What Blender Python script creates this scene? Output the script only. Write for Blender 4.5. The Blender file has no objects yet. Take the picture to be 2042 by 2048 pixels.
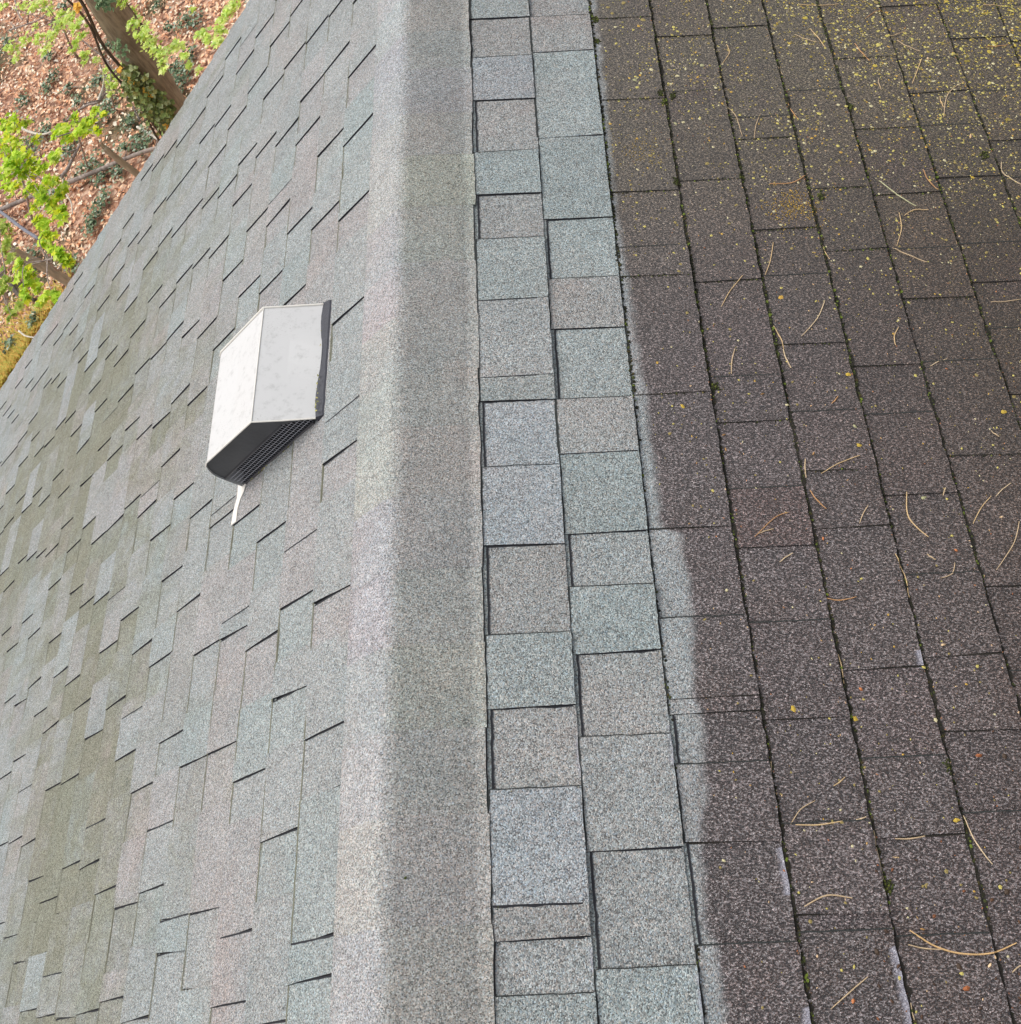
import bpy, math, random
from mathutils import Vector, Matrix, noise
R = math.radians
random.seed(7)
scene = bpy.context.scene

# ------------------------------------------------------------------ camera
CAM = Vector((0.83828, 0.0, 1.35395))
ROT = Matrix(((0.90370525, 0.2356407, 0.35747766),
              (-0.03368352, 0.87146622, -0.48929751),
              (-0.42682811, 0.43013962, 0.79548581)))
cd = bpy.data.cameras.new('camera'); cd.sensor_fit = 'HORIZONTAL'; cd.sensor_width = 36; cd.lens = 36.11
cd.clip_start = 0.05; cd.clip_end = 300
cam = bpy.data.objects.new('camera', cd); scene.collection.objects.link(cam)
cam.matrix_world = Matrix.Translation(CAM) @ ROT.to_4x4()
scene.camera = cam

# ------------------------------------------------------------------ light: bright overcast, soft sun from the left
SUN_EL, SUN_AZ = 62, 288          # azimuth clockwise from +Y (the far end of the ridge)
w = bpy.data.worlds.new('World'); scene.world = w; w.use_nodes = True
nt = w.node_tree; nt.nodes.clear()
sky = nt.nodes.new('ShaderNodeTexSky'); sky.sky_type = 'NISHITA'; sky.sun_disc = False
sky.sun_elevation = R(SUN_EL); sky.sun_rotation = R(SUN_AZ); sky.air_density = 1.0; sky.dust_density = 4.0; sky.ozone_density = 1.0
hs = nt.nodes.new('ShaderNodeHueSaturation'); hs.inputs['Saturation'].default_value = 0.32
bg = nt.nodes.new('ShaderNodeBackground'); bg.inputs['Strength'].default_value = 0.15
wo = nt.nodes.new('ShaderNodeOutputWorld')
nt.links.new(sky.outputs[0], hs.inputs['Color']); nt.links.new(hs.outputs[0], bg.inputs[0]); nt.links.new(bg.outputs[0], wo.inputs[0])
sd = bpy.data.lights.new('sun', 'SUN'); sd.energy = 1.1; sd.angle = R(40); sd.color = (1, .965, .92)
sun = bpy.data.objects.new('sun', sd); scene.collection.objects.link(sun)
sdir = Vector((math.sin(R(SUN_AZ))*math.cos(R(SUN_EL)), math.cos(R(SUN_AZ))*math.cos(R(SUN_EL)), math.sin(R(SUN_EL))))
sun.rotation_euler = sdir.to_track_quat('Z', 'Y').to_euler()
scene.view_settings.view_transform = 'Standard'; scene.view_settings.look = 'None'
scene.view_settings.exposure = 0.38; scene.view_settings.gamma = 1

# ------------------------------------------------------------------ helpers
PITCH = R(25.28); CP, SP = math.cos(PITCH), math.sin(PITCH)
GROUND_Z = -5.5
ORIGIN = Vector((0, 0, GROUND_Z))

def P(s, u, v, n=0.0):
    """point on a roof slope: s=+1 right, -1 left; u down the slope, v along the ridge, n off the surface"""
    return Vector((s*(u*CP + n*SP), v, -u*SP + n*CP))

def at(px, py, z):
    """world point at height z seen at photograph pixel (px, py)"""
    f = 2048.3
    d = ROT @ Vector(((px-1021)/f, -(py-1024)/f, -1)); t = (z-CAM.z)/d.z
    return CAM + d*t

def atY(px, py, y):
    f = 2048.3
    d = ROT @ Vector(((px-1021)/f, -(py-1024)/f, -1)); t = y/d.y
    return CAM + d*t

class MB:
    def __init__(s): s.v = []; s.f = []; s.m = []; s.a = []; s.pa = []
    def face(s, pts, mi=0, tint=(1,1,1), stain_sheen=0.0, cu=None):
        b = len(s.v); s.v += [tuple(p) for p in pts]
        s.f.append(tuple(range(b, b+len(pts)))); s.m.append(mi); s.a.append((tint[0], tint[1], tint[2], 1.0))
        s.pa += list(zip(stain_sheen if isinstance(stain_sheen, list) else [stain_sheen]*len(pts), cu if cu else [0.0]*len(pts)))
    def box(s, c, dx, dy, dz, ax=None, mi=0, **k):
        X, Y, Z = ax or (Vector((1,0,0)), Vector((0,1,0)), Vector((0,0,1)))
        q = [Vector(c)+X*dx*i+Y*dy*j+Z*dz*l for l in (-.5,.5) for j in (-.5,.5) for i in (-.5,.5)]
        for f in ((0,2,3,1),(4,5,7,6),(0,1,5,4),(2,6,7,3),(0,4,6,2),(1,3,7,5)): s.face([q[i] for i in f], mi, **k)
    def tube(s, pts, rad, seg=8, mi=0, cap=True, wob=0.0, **k):
        rings = []; n = len(pts)
        prev = None
        for i, p in enumerate(pts):
            t = (Vector(pts[min(i+1, n-1)])-Vector(pts[max(i-1, 0)])).normalized()
            if prev is None:
                a = Vector((0,0,1)) if abs(t.z) < .9 else Vector((1,0,0))
                x = t.cross(a).normalized()
            else: x = (prev - t*prev.dot(t)).normalized()
            prev = x; y = t.cross(x)
            r = rad[i] if isinstance(rad, (list, tuple)) else rad
            rings.append([Vector(p)+(x*math.cos(2*math.pi*j/seg)+y*math.sin(2*math.pi*j/seg))*r*(1+wob*(noise.noise(Vector((i*.7, j*1.3, r*9)))))
                          for j in range(seg)])
        for i in range(n-1):
            for j in range(seg):
                s.face([rings[i][j], rings[i][(j+1)%seg], rings[i+1][(j+1)%seg], rings[i+1][j]], mi, **k)
        if cap: s.face(rings[0][::-1], mi, **k); s.face(rings[-1], mi, **k)
    def build(s, name, mats, parent=None, smooth=False, local=True, weld=False):
        off = ORIGIN if (parent is not None and local) else Vector((0,0,0))
        me = bpy.data.meshes.new(name); me.from_pydata(s.v, [], s.f)
        for m in (mats if isinstance(mats, (list, tuple)) else [mats]): me.materials.append(m)
        me.polygons.foreach_set('material_index', s.m)
        if True:
            at_ = me.attributes.new('tint', 'FLOAT_COLOR', 'FACE'); at_.data.foreach_set('color', [c for a in s.a for c in a])
        if any(p != (0.0, 0.0) for p in s.pa):
            x = me.attributes.new('stain_sheen', 'FLOAT', 'POINT'); x.data.foreach_set('value', [p[0] for p in s.pa])
            x = me.attributes.new('cu', 'FLOAT', 'POINT'); x.data.foreach_set('value', [p[1] for p in s.pa])
        if weld:
            import bmesh
            bm = bmesh.new(); bm.from_mesh(me); bmesh.ops.remove_doubles(bm, verts=bm.verts, dist=1e-5); bm.to_mesh(me); bm.free()
        if smooth: me.polygons.foreach_set('use_smooth', [True]*len(me.polygons))
        me.update()
        o = bpy.data.objects.new(name, me); scene.collection.objects.link(o)
        if parent is not None: o.parent = parent; o.location = -ORIGIN
        return o

def tag(o, label=None, cat=None, group=None, kind=None):
    if label: o['label'] = label
    if cat: o['category'] = cat
    if group: o['group'] = group
    if kind: o['kind'] = kind
    return o
def empty(name, loc, label=None, cat=None, group=None, parent=None):
    o = bpy.data.objects.new(name, None); scene.collection.objects.link(o); o.location = loc
    if parent is not None: o.parent = parent
    return tag(o, label, cat, group)
def under(o, root):
    """parent o (built in world coordinates) to root without moving it"""
    o.parent = root; o.location = o.location - root.location
    return o

# ------------------------------------------------------------------ materials
class NT:
    def __init__(s, name):
        s.m = bpy.data.materials.new(name); s.m.use_nodes = True; s.t = s.m.node_tree
        s.b = s.t.nodes['Principled BSDF']
    def n(s, typ, **k):
        x = s.t.nodes.new('ShaderNode'+typ)
        for a, b in k.items():
            if a in x.inputs: s.set(x, a, b)
            else: setattr(x, a, b)
        return x
    def set(s, x, a, b):
        if isinstance(b, bpy.types.NodeSocket): s.t.links.new(b, x.inputs[a])
        else: x.inputs[a].default_value = b
    def math(s, op, a, b=0.0, c=0.0, clamp=False):
        x = s.n('Math', operation=op, use_clamp=clamp)
        for i, q in enumerate((a, b, c)): s.set(x, i, q)
        return x.outputs[0]
    def mix(s, f, a, b, mode='MIX'):
        x = s.n('Mix', data_type='RGBA', blend_type=mode)
        s.set(x, 0, f); s.set(x, 6, a if not isinstance(a, tuple) else (*a, 1)); s.set(x, 7, b if not isinstance(b, tuple) else (*b, 1))
        return x.outputs[2]
    def ramp(s, f, *st):
        x = s.n('ValToRGB'); s.set(x, 0, f); e = x.color_ramp.elements
        while len(e) < len(st): e.new(.5)
        for q, (p, c) in zip(e, st): q.position = p; q.color = (*c, 1) if isinstance(c, tuple) else (c, c, c, 1)
        return x.outputs[0]
    def noise(s, scale, detail=2, rough=.5, vec=None, out=0, dist=0):
        x = s.n('TexNoise', Scale=scale, Detail=detail, Roughness=rough, Distortion=dist)
        if vec is not None: s.set(x, 'Vector', vec)
        return x.outputs[out]
    def smooth(s, x, a, b):
        q = s.n('MapRange', interpolation_type='SMOOTHSTEP'); s.set(q, 0, x); s.set(q, 1, a); s.set(q, 2, b); s.set(q, 3, 0.0); s.set(q, 4, 1.0)
        return q.outputs[0]
    def obj(s): return s.n('TexCoord').outputs['Object']

def mat_shingle(name, dirty):
    M = NT(name); oc = M.obj()
    tint = M.n('Attribute', attribute_name='tint').outputs['Color']
    st = M.n('Attribute', attribute_name='stain_sheen').outputs['Fac']
    vor = M.n('TexVoronoi', Scale=500.0 if dirty else 560.0, Vector=oc)
    hsv = M.n('SeparateColor'); M.set(hsv, 0, vor.outputs['Color'])
    g = hsv.outputs[0]
    big = M.noise(9, 4, .6, oc); mid = M.noise(60, 3, .6, oc)
    val = M.ramp(g, (0, .32), (.2, .64), (.5, 1.0), (.8, 1.25), (1, 1.75)) if not dirty else M.ramp(g, (0, .34), (.2, .65), (.5, 1.0), (.8, 1.22), (1, 1.7))
    val = M.math('MULTIPLY', val, M.math('ADD', M.math('MULTIPLY', big, .34), .83))
    val = M.math('MULTIPLY', val, M.math('ADD', M.math('MULTIPLY', mid, .40), .80))
    hue = M.ramp(hsv.outputs[1], (0, (1.10, .98, .90)), (.4, (1, 1, 1)), (.75, (.96, 1.02, 1.0)), (1, (.90, 1.0, 1.12)))
    col = M.mix(1.0, tint, hue, 'MULTIPLY')
    bl = M.noise(3.2, 4, .6, oc)
    col = M.mix(M.math('MULTIPLY', M.smooth(bl, .42, .62), .55), col, M.mix(1.0, col, (.90, .965, .98), 'MULTIPLY'))
    col = M.mix(M.math('MULTIPLY', M.smooth(M.noise(2.4, 4, .6, oc, 0, .6), .52, .68), .6), col, M.mix(1.0, col, (1.04, .94, .91), 'MULTIPLY'))
    pre = col
    # olive algae stain, broken up by noise
    sn = M.math('ADD', st, M.math('MULTIPLY', M.math('SUBTRACT', M.noise(11, 6, .7, oc, 0, .8), .5), 1.7))
    sm = M.math('MULTIPLY', M.smooth(sn, .15, 1.15), .80)
    col = M.mix(sm, col, (.172, .170, .116))
    if dirty: col = pre
    else:
        m2 = M.n('Mapping', Vector=oc); m2.inputs['Scale'].default_value = (.32, 1.3, .32)
        sx = M.n('SeparateXYZ'); M.set(sx, 0, oc)
        away = M.smooth(M.math('MULTIPLY', sx.outputs[0], -1.0), .35, 1.2)
        sk_ = M.math('MULTIPLY', M.smooth(M.noise(9, 5, .62, m2.outputs[0], 0, .5), .47, .70), M.math('MULTIPLY', away, .62))
        col = M.mix(sk_, col, (.205, .214, .172))
    # pale pinkish / rusty granule blends
    rn = M.smooth(M.noise(5.5, 4, .6, oc), .60, .74)
    col = M.mix(M.math('MULTIPLY', rn, .35), col, (.33, .285, .27))
    vv = M.n('CombineColor'); M.set(vv, 0, val); M.set(vv, 1, val); M.set(vv, 2, val)
    col = M.mix(1.0, col, vv.outputs[0], 'MULTIPLY')
    h1 = M.math('MULTIPLY', vor.outputs['Distance'], -1.0)
    h1 = M.math('ADD', h1, M.math('MULTIPLY', g, .5))
    if not dirty:
        M.set(M.b, 'Base Color', col); M.set(M.b, 'Roughness', .93)
        M.b.inputs['Specular IOR Level'].default_value = .2
        bp = M.n('Bump', Strength=.5, Distance=.0012, Height=h1)
        M.set(M.b, 'Normal', bp.outputs[0]); return M.m
    cu = M.n('Attribute', attribute_name='cu').outputs['Fac']
    sep = M.n('SeparateXYZ'); M.set(sep, 0, oc)
    u = M.math('DIVIDE', sep.outputs[0], CP); v = sep.outputs[1]
    d = M.math('SUBTRACT', u, cu)
    d = M.math('ADD', d, M.math('MULTIPLY', M.math('SUBTRACT', M.noise(22, 6, .75, oc, 0, .5), .5), .040))
    dm = M.smooth(d, -.010, .013)
    # grime: stretched lumps, browner and darker down the slope, partly painted loss of reflected sky
    mp = M.n('Mapping', Vector=oc); mp.inputs['Rotation'].default_value = (0, 0, R(35)); mp.inputs['Scale'].default_value = (.62, 1.55, 1.0)
    lump = M.noise(270, 2, .55, mp.outputs[0]); lump2 = M.n('TexVoronoi', Scale=420.0, Vector=mp.outputs[0])
    blot = M.noise(4.5, 4, .6, oc)
    far = M.smooth(M.math('ADD', u, M.math('MULTIPLY', v, .28)), .85, 1.70)
    base = M.mix(far, (.108, .081, .078), (.056, .034, .016))
    olive = M.smooth(M.math('SUBTRACT', v, M.math('MULTIPLY', u, .35)), .9, 1.7)
    base = M.mix(M.math('MULTIPLY', olive, .75), base, (.124, .097, .060))
    base = M.mix(M.math('MULTIPLY', M.smooth(blot, .52, .72), .6), base, (.092, .058, .048))
    t3 = M.n('VectorMath', operation='SCALE'); M.set(t3, 0, tint); t3.inputs['Scale'].default_value = 3.05
    base = M.mix(1.0, base, t3.outputs[0], 'MULTIPLY')
    lv = M.ramp(lump, (.38, .17), (.5, .74), (.60, 1.5))  # dirt in hollows plus painted crevice shade; lighter tops paint glints
    gl = M.ramp(g, (0, .5), (.5, .95), (.84, 1.25), (.93, 1.9), (1, 3.4))
    k = M.math('MULTIPLY', lv, gl)
    kk = M.n('CombineColor'); M.set(kk, 0, k); M.set(kk, 1, k); M.set(kk, 2, k)
    dirt = M.mix(1.0, base, kk.outputs[0], 'MULTIPLY')
    dirt = M.mix(M.math('MULTIPLY', M.smooth(M.noise(13, 5, .65, oc, 0, .7), .50, .70), .45), dirt, M.mix(1.0, dirt, (.62, .52, .44), 'MULTIPLY'))
    edge_sheen = M.smooth(M.math('ADD', st, M.math('MULTIPLY', M.math('SUBTRACT', M.noise(60, 4, .7, oc), .5), .35)), .74, 1.0)  # sky sheen on tab edges, mixed into the colour as pale lilac
    # faint yellow-green bloom of lichen between the lumps, thick high on the far side
    yl = M.smooth(M.noise(120, 3, .7, oc), .56, .70)
    ym = M.smooth(M.math('ADD', M.math('ADD', v, M.math('MULTIPLY', u, .55)), M.math('MULTIPLY', blot, .8)), 2.0, 3.4)
    dirt = M.mix(M.math('MULTIPLY', M.math('MULTIPLY', yl, ym), .38), dirt, (.26, .23, .06))
    M.set(M.b, 'Base Color', M.mix(M.math('MULTIPLY', edge_sheen, .8), M.mix(dm, col, dirt), (.40, .39, .45)))
    wet = M.smooth(M.math('SUBTRACT', 1.9, M.math('ADD', v, M.math('MULTIPLY', u, .35))), 0.0, 1.5)
    rgh = M.math('SUBTRACT', .52, M.math('MULTIPLY', wet, .24))
    rr = M.n('Mix', data_type='FLOAT'); M.set(rr, 0, dm); M.set(rr, 2, .93); M.set(rr, 3, rgh); M.set(M.b, 'Roughness', rr.outputs[0])
    ss = M.n('Mix', data_type='FLOAT'); M.set(ss, 0, dm); M.set(ss, 2, .2); M.set(ss, 3, 1.0); M.set(M.b, 'Specular IOR Level', ss.outputs[0])
    hd = M.math('ADD', M.math('MULTIPLY', M.smooth(lump, .36, .64), 1.3), M.math('MULTIPLY', lump2.outputs['Distance'], -1.1))
    hd = M.math('ADD', hd, M.math('MULTIPLY', h1, .35))
    hh = M.n('Mix', data_type='FLOAT'); M.set(hh, 0, dm); M.set(hh, 2, h1); M.set(hh, 3, hd)
    bp = M.n('Bump', Strength=1.0, Distance=.0010, Height=hh.outputs[0]); M.set(M.b, 'Normal', bp.outputs[0])
    # film of rain water lying on the grime
    gm = M.smooth(lump, .50, .62)
    M.set(M.b, 'Coat Weight', M.math('MULTIPLY', dm, M.math('ADD', M.math('MULTIPLY', M.math('MULTIPLY', wet, gm), 1.3), M.math('MULTIPLY', gm, .30)), clamp=True))
    M.b.inputs['Coat IOR'].default_value = 2.3
    M.b.inputs['Coat Roughness'].default_value = .2
    M.set(M.b, 'Coat Normal', bp.outputs[0])
    return M.m

def mat_simple(name, col, rough=.8, var=.25, scale=40, bump=.0, bscale=None, spec=.5, metal=0.0, tint=False, detail=3):
    M = NT(name); oc = M.obj()
    nz = M.noise(scale, detail, .6, oc)
    c = M.mix(M.math('MULTIPLY', nz, 1.0), tuple(x*(1-var) for x in col), tuple(min(1, x*(1+var)) for x in col))
    if tint: c = M.mix(1.0, c, M.n('Attribute', attribute_name='tint').outputs['Color'], 'MULTIPLY')
    M.set(M.b, 'Base Color', c); M.b.inputs['Roughness'].default_value = rough
    M.b.inputs['Specular IOR Level'].default_value = spec; M.b.inputs['Metallic'].default_value = metal
    if bump:
        bp = M.n('Bump', Strength=.8, Distance=bump, Height=M.noise(bscale or scale*2, 4, .65, oc)); M.set(M.b, 'Normal', bp.outputs[0])
    return M.m

def mat_leaf(name, col, trans=.35, rough=.55, var=.3):
    M = NT(name); oc = M.obj()
    c = M.mix(1.0, M.mix(M.noise(25, 3, .6, oc), tuple(x*(1-var) for x in col), tuple(min(1, x*(1+var)) for x in col)),
              M.n('Attribute', attribute_name='tint').outputs['Color'], 'MULTIPLY')
    M.set(M.b, 'Base Color', c); M.b.inputs['Roughness'].default_value = rough; M.b.inputs['Specular IOR Level'].default_value = .3
    tr = M.n('BsdfTranslucent'); M.set(tr, 0, c)
    mx = M.n('MixShader'); mx.inputs[0].default_value = trans
    M.t.links.new(M.b.outputs[0], mx.inputs[1]); M.t.links.new(tr.outputs[0], mx.inputs[2])
    M.t.links.new(mx.outputs[0], M.t.nodes['Material Output'].inputs[0])
    return M.m

def mat_hood():
    M = NT('painted_vent_metal'); oc = M.obj()
    n1 = M.smooth(M.noise(38, 6, .72, oc), .50, .72); n2 = M.smooth(M.noise(260, 4, .7, oc), .56, .68)
    n3 = M.smooth(M.noise(9, 4, .6, oc), .45, .75)
    c = M.mix(M.math('MULTIPLY', n1, .55), (.575, .572, .560), (.36, .36, .345))
    c = M.mix(M.math('MULTIPLY', M.math('MULTIPLY', n2, n3), .9), c, (.24, .22, .19))
    M.set(M.b, 'Base Color', c); M.b.inputs['Roughness'].default_value = .5; M.b.inputs['Specular IOR Level'].default_value = .35
    bp = M.n('Bump', Strength=.5, Distance=.004, Height=M.noise(7, 3, .5, oc)); M.set(M.b, 'Normal', bp.outputs[0])
    return M.m

def mat_ground():
    M = NT('forest_floor'); oc = M.obj()
    a = M.n('TexVoronoi', Scale=16.0, Vector=oc); s = M.n('SeparateColor'); M.set(s, 0, a.outputs['Color'])
    c = M.ramp(s.outputs[0], (0, (.16, .08, .05)), (.35, (.36, .18, .11)), (.7, (.52, .29, .18)), (1, (.62, .44, .32)))
    c = M.mix(M.smooth(M.noise(.55, 4, .6, oc), .50, .66), c, (.10, .085, .035))
    M.set(M.b, 'Base Color', c); M.b.inputs['Roughness'].default_value = .9
    bp = M.n('Bump', Strength=1, Distance=.03, Height=a.outputs['Distance']); M.set(M.b, 'Normal', bp.outputs[0])
    return M.m

def mat_bark(name, c0, c1):
    M = NT(name); oc = M.obj()
    mp = M.n('Mapping', Vector=oc); mp.inputs['Scale'].default_value = (1, 1, .16)
    nz = M.noise(26, 6, .65, mp.outputs[0]); blot = M.noise(3, 4, .6, oc)
    c = M.mix(M.smooth(nz, .3, .7), c0, c1); c = M.mix(M.math('MULTIPLY', M.smooth(blot, .5, .7), .5), c, tuple(x*.55 for x in c0))
    M.set(M.b, 'Base Color', c); M.b.inputs['Roughness'].default_value = .9
    bp = M.n('Bump', Strength=.9, Distance=.012, Height=nz); M.set(M.b, 'Normal', bp.outputs[0])
    return M.m

m_left = mat_shingle('washed_shingle', False)
m_right = mat_shingle('weathered_shingle', True)
m_edge = mat_simple('cut_asphalt_edge', (.016, .017, .021), .9, .3, 300)
m_seam = mat_simple('seam_grime_shade', (.030, .034, .032), .95, .5, 250, .001, 700)
m_seam2 = mat_simple('mossy_seam_grime_shade', (.020, .017, .012), .95, .6, 160, .002, 500)
m_lip = mat_simple('shingle_underlap', (.235, .26, .26), .95, .35, 500, tint=False)
m_hood = mat_hood()
m_dark = mat_simple('dark_vent_metal', (.055, .056, .062), .42, .35, 18, .001, 90, spec=.5)
m_void = mat_simple('vent_interior', (.012, .012, .013), .9, .3, 30)
m_wire = mat_simple('screen_wire', (.42, .42, .45), .5, .3, 200, metal=.2)
m_sealant = mat_simple('roof_cement', (.035, .037, .048), .55, .5, 120, .002, 200)
m_flange = mat_simple('flashing_metal', (.72, .69, .62), .5, .12, 60)
m_deck = mat_simple('roof_deck_board', (.22, .17, .12), .85, .3, 14, .002, 60)
m_trim = mat_simple('painted_trim', (.62, .60, .55), .6, .1, 20)
m_siding = mat_simple('house_siding', (.45, .42, .36), .8, .12, 12, .003, 25)
m_moss = mat_simple('moss', (.062, .070, .022), .95, .5, 300, .001, 900, tint=True)
m_lichen = mat_simple('yellow_lichen', (.50, .43, .15), .9, .25, 400, .0006, 1500, tint=True)
m_needle = mat_simple('dry_needle', (.54, .40, .24), .6, .25, 90, tint=True)
m_bit = mat_simple('plant_litter', (.5, .36, .22), .7, .3, 200, .001, 600, tint=True)
m_ground = mat_ground()
m_litter = mat_leaf('fallen_leaf', (.82, .82, .82), .05, .7, .25)
m_green = mat_leaf('spring_leaf', (.82, .82, .82), .45, .6, .15)
m_ivy = mat_leaf('ivy_leaf', (.8, .8, .8), .12, .75, .3)
m_bark = mat_bark('grey_brown_bark', (.19, .15, .095), (.36, .30, .20))
m_wood = mat_bark('dead_wood', (.30, .24, .16), (.50, .41, .28))
m_twig = mat_bark('twig_bark', (.20, .155, .13), (.42, .35, .30))
m_pale = mat_bark('pale_peeled_wood', (.52, .46, .36), (.70, .65, .55))

# ------------------------------------------------------------------ THE HOUSE
house = empty('house', ORIGIN, 'house with a grey shingle roof, washed clean on one side, grimy brown on the other', 'house')
RAKE = 3.55; BACK = -1.3
TG = (.314, .338, .331); TW = (.318, .314, .304); TB = (.333, .347, .356); TN = (.318, .326, .320); TP = (.338, .322, .316)
def jit(v, k, a=.0011, f=32): return a*noise.noise(Vector((v*f, k*7.7, 1.3))) + a*1.1*noise.noise(Vector((v*f*3.1, k*3.7, 5.3)))

EDGE_SHEEN = [(3, .225, .305), (4, .03, .155), (2, .045, .13), (3, .02, .085), (5, .57, .60), (1, .40, .48), (2, .42, .50), (1, .13, .18)]  # tab edges given a painted pale sky reflection
def tab(mb, s, k, u0, u1, v0, v1, h, tint, stain_sheen=0.0, cuf=None, t=.0052, step=.02, jamp=.0011, endjit=.0):
    """one shingle tab: tilted top sheet, butt face down the slope and the two cut ends"""
    n = max(2, int((v1-v0)/step)+1)
    sk = random.uniform(-.006, .006) if h > .002 else 0
    vs = [v0+(v1-v0)*i/(n-1) for i in range(n)]
    sl0 = random.uniform(-.0022, .0022)+endjit
    rows = []
    for i, v in enumerate(vs):
        f = i/(n-1); sh = sl0*(1-f)
        ue = u1 + jit(v, k, jamp)
        lift = .0007*noise.noise(Vector((v*6, k*2.1, h*99)))
        # the cut end wanders a little across the slope
        w0 = .0008*noise.noise(Vector((v*3, k*11, 0)))
        pts = []
        for q, uu in enumerate((u0-.012, u0+(u1-u0)*.33, u0+(u1-u0)*.66, ue)):
            tt = max(0, (uu-u0)/(u1-u0))
            dv = sh*(tt-.5)*2 + (jit(uu, k*3+9, .0009, 45) if i in (0, n-1) else 0)
            pts.append((uu, v+dv, .0010+t*tt+h+lift*tt))
        rows.append(pts)
    for i in range(n-1):
        a, b = rows[i], rows[i+1]
        cu = [cuf(a[0][1]), cuf(a[0][1]), cuf(b[0][1]), cuf(b[0][1])] if cuf else None
        for q in range(3):
            quad = [P(s, *a[q]), P(s, *a[q+1]), P(s, *b[q+1]), P(s, *b[q])]
            stn = stain_sheen
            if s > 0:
                sheen_at = lambda vv: max([0.0]+[(1.04 if kk > 2 else .88) for kk, lo, hi in EDGE_SHEEN if kk == k and lo <= vv <= hi])
                stn = [0.0, sheen_at(a[q][1]), sheen_at(b[q][1]), 0.0] if q == 2 else 0.0  # on the right slope this value carries the painted edge sheen
            if s < 0: quad.reverse(); cu_ = cu[::-1] if cu else None
            else: cu_ = cu
            mb.face(quad, 0, tint, stn, cu_)
        e0 = (a[3][0]-.001, a[3][1], -.0008); e1 = (b[3][0]-.001, b[3][1], -.0008)
        mb.face([P(s, *a[3]), P(s, *e0), P(s, *e1), P(s, *b[3])], 1, tint)
    for r in (rows[0], rows[-1]):
        for q in range(3):
            c0 = (r[q][0], r[q][1], -.0008); c1 = (r[q+1][0], r[q+1][1], -.0008)
            mb.face([P(s, *r[q]), P(s, *c0), P(s, *c1), P(s, *r[q+1])], 1, tint)

def strip(mb, s, u, v0, v1, wid, n, mi, k=0, amp=.0012, f=70, step=.008, tint=(1,1,1)):
    """irregular ribbon along the ridge direction, lying on the shingles"""
    m = max(2, int((v1-v0)/step)); pr = None
    for i in range(m+1):
        v = v0+(v1-v0)*i/m
        a = u + jit(v, k, .0011); wv = wid*(1+(1.1 if f > 100 else .75)*noise.noise(Vector((v*f, k*5.1, 3)))+(.6 if f > 100 else 0)*noise.noise(Vector((v*9, k*3.3, 7)))+.4*noise.noise(Vector((v*f*2.7, k, 9))))
        cur = (P(s, a-.002, v, n), P(s, a+max(.0004, wv), v, n))
        if pr:
            q = [pr[0], pr[1], cur[1], cur[0]]
            if s < 0: q.reverse()
            mb.face(q, mi, tint)
        pr = cur

def cross(mb, s, u0, u1, v, wid, n0, n1, mi, amp=1.0):
    """thin dark line across one course, at the foot of a cut end"""
    m = 9; pr = None
    for i in range(m+1):
        uu = u0+(u1-u0)*i/m
        dv = jit(uu, v*37+2, .0010, 60)*amp
        ww = wid*(1+.6*noise.noise(Vector((uu*90, v*50, 0))))
        nn = n0+(n1-n0)*i/m
        cur = (P(s, uu, v+dv-ww, nn), P(s, uu, v+dv+.001, nn))
        if pr: 
            q = [pr[0], cur[0], cur[1], pr[1]]
            if s < 0: q.reverse()
            mb.face(q, mi)
        pr = cur

# ---- right slope: courses measured down from the cap
EV = [.158, .3015, .4476, .5955, .7345, .8725, 1.006, 1.155]
while len(EV) < 25: EV.append(EV[-1]+.1425)
CUTS = {1: [(2.257, 'd'), (2.113, 's'), (1.964, 'D'), (1.795, 's'), (1.665, 'D'), (1.535, 's'), (1.371, 'D'), (1.181, 'd'), (1.125, 'D'), (0.98, 's'), (0.819, 'D'), (0.653, 's'), (0.527, 'D'), (0.398, 's'), (0.23, 'D'), (0.183, 'd'), (0.111, 's')], 2: [(2.256, 's'), (2.126, 'd'), (1.836, 'D'), (1.589, 'D'), (1.423, 's'), (1.294, 'D'), (1.125, 's'), (1.004, 'D'), (0.839, 'D'), (0.736, 's'), (0.616, 'D'), (0.476, 's'), (0.303, 'D'), (0.141, 's')], 3: [(2.247, 'd'), (1.956, 'd'), (1.665, 'd'), (1.504, 's'), (1.425, 'd'), (1.132, 'd'), (0.844, 'd'), (0.674, 's'), (0.534, 'd'), (0.509, 'D'), (0.428, 's'), (0.309, 'D'), (0.168, 's')], 4: [(2.177, 'd'), (1.979, 's'), (1.693, 'd'), (1.408, 'd'), (1.168, 's'), (1.064, 'd'), (0.92, 's'), (0.802, 'd'), (0.661, 's'), (0.495, 'd'), (0.333, 's'), (0.203, 'd'), (0.18, 's')], 5: [(2.206, 'd'), (1.887, 's'), (1.818, 'd'), (1.546, 'd'), (1.418, 's'), (1.242, 'd'), (1.082, 's'), (0.952, 'd'), (0.835, 'd'), (0.574, 'd'), (0.428, 's'), (0.308, 'd'), (0.17, 's')], 6: [(1.971, 's'), (1.659, 'd'), (1.481, 'd'), (1.185, 'd'), (1.072, 's'), (0.898, 'd'), (0.74, 's'), (0.592, 'd'), (0.466, 'd'), (0.339, 's'), (0.182, 'd')], 7: [(2.081, 'd'), (1.841, 'd'), (1.639, 'd'), (1.481, 's'), (1.349, 'd'), (1.19, 's'), (0.976, 'd'), (0.714, 'd'), (0.563, 's'), (0.467, 'd'), (0.338, 's'), (0.174, 'd')]}
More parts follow.
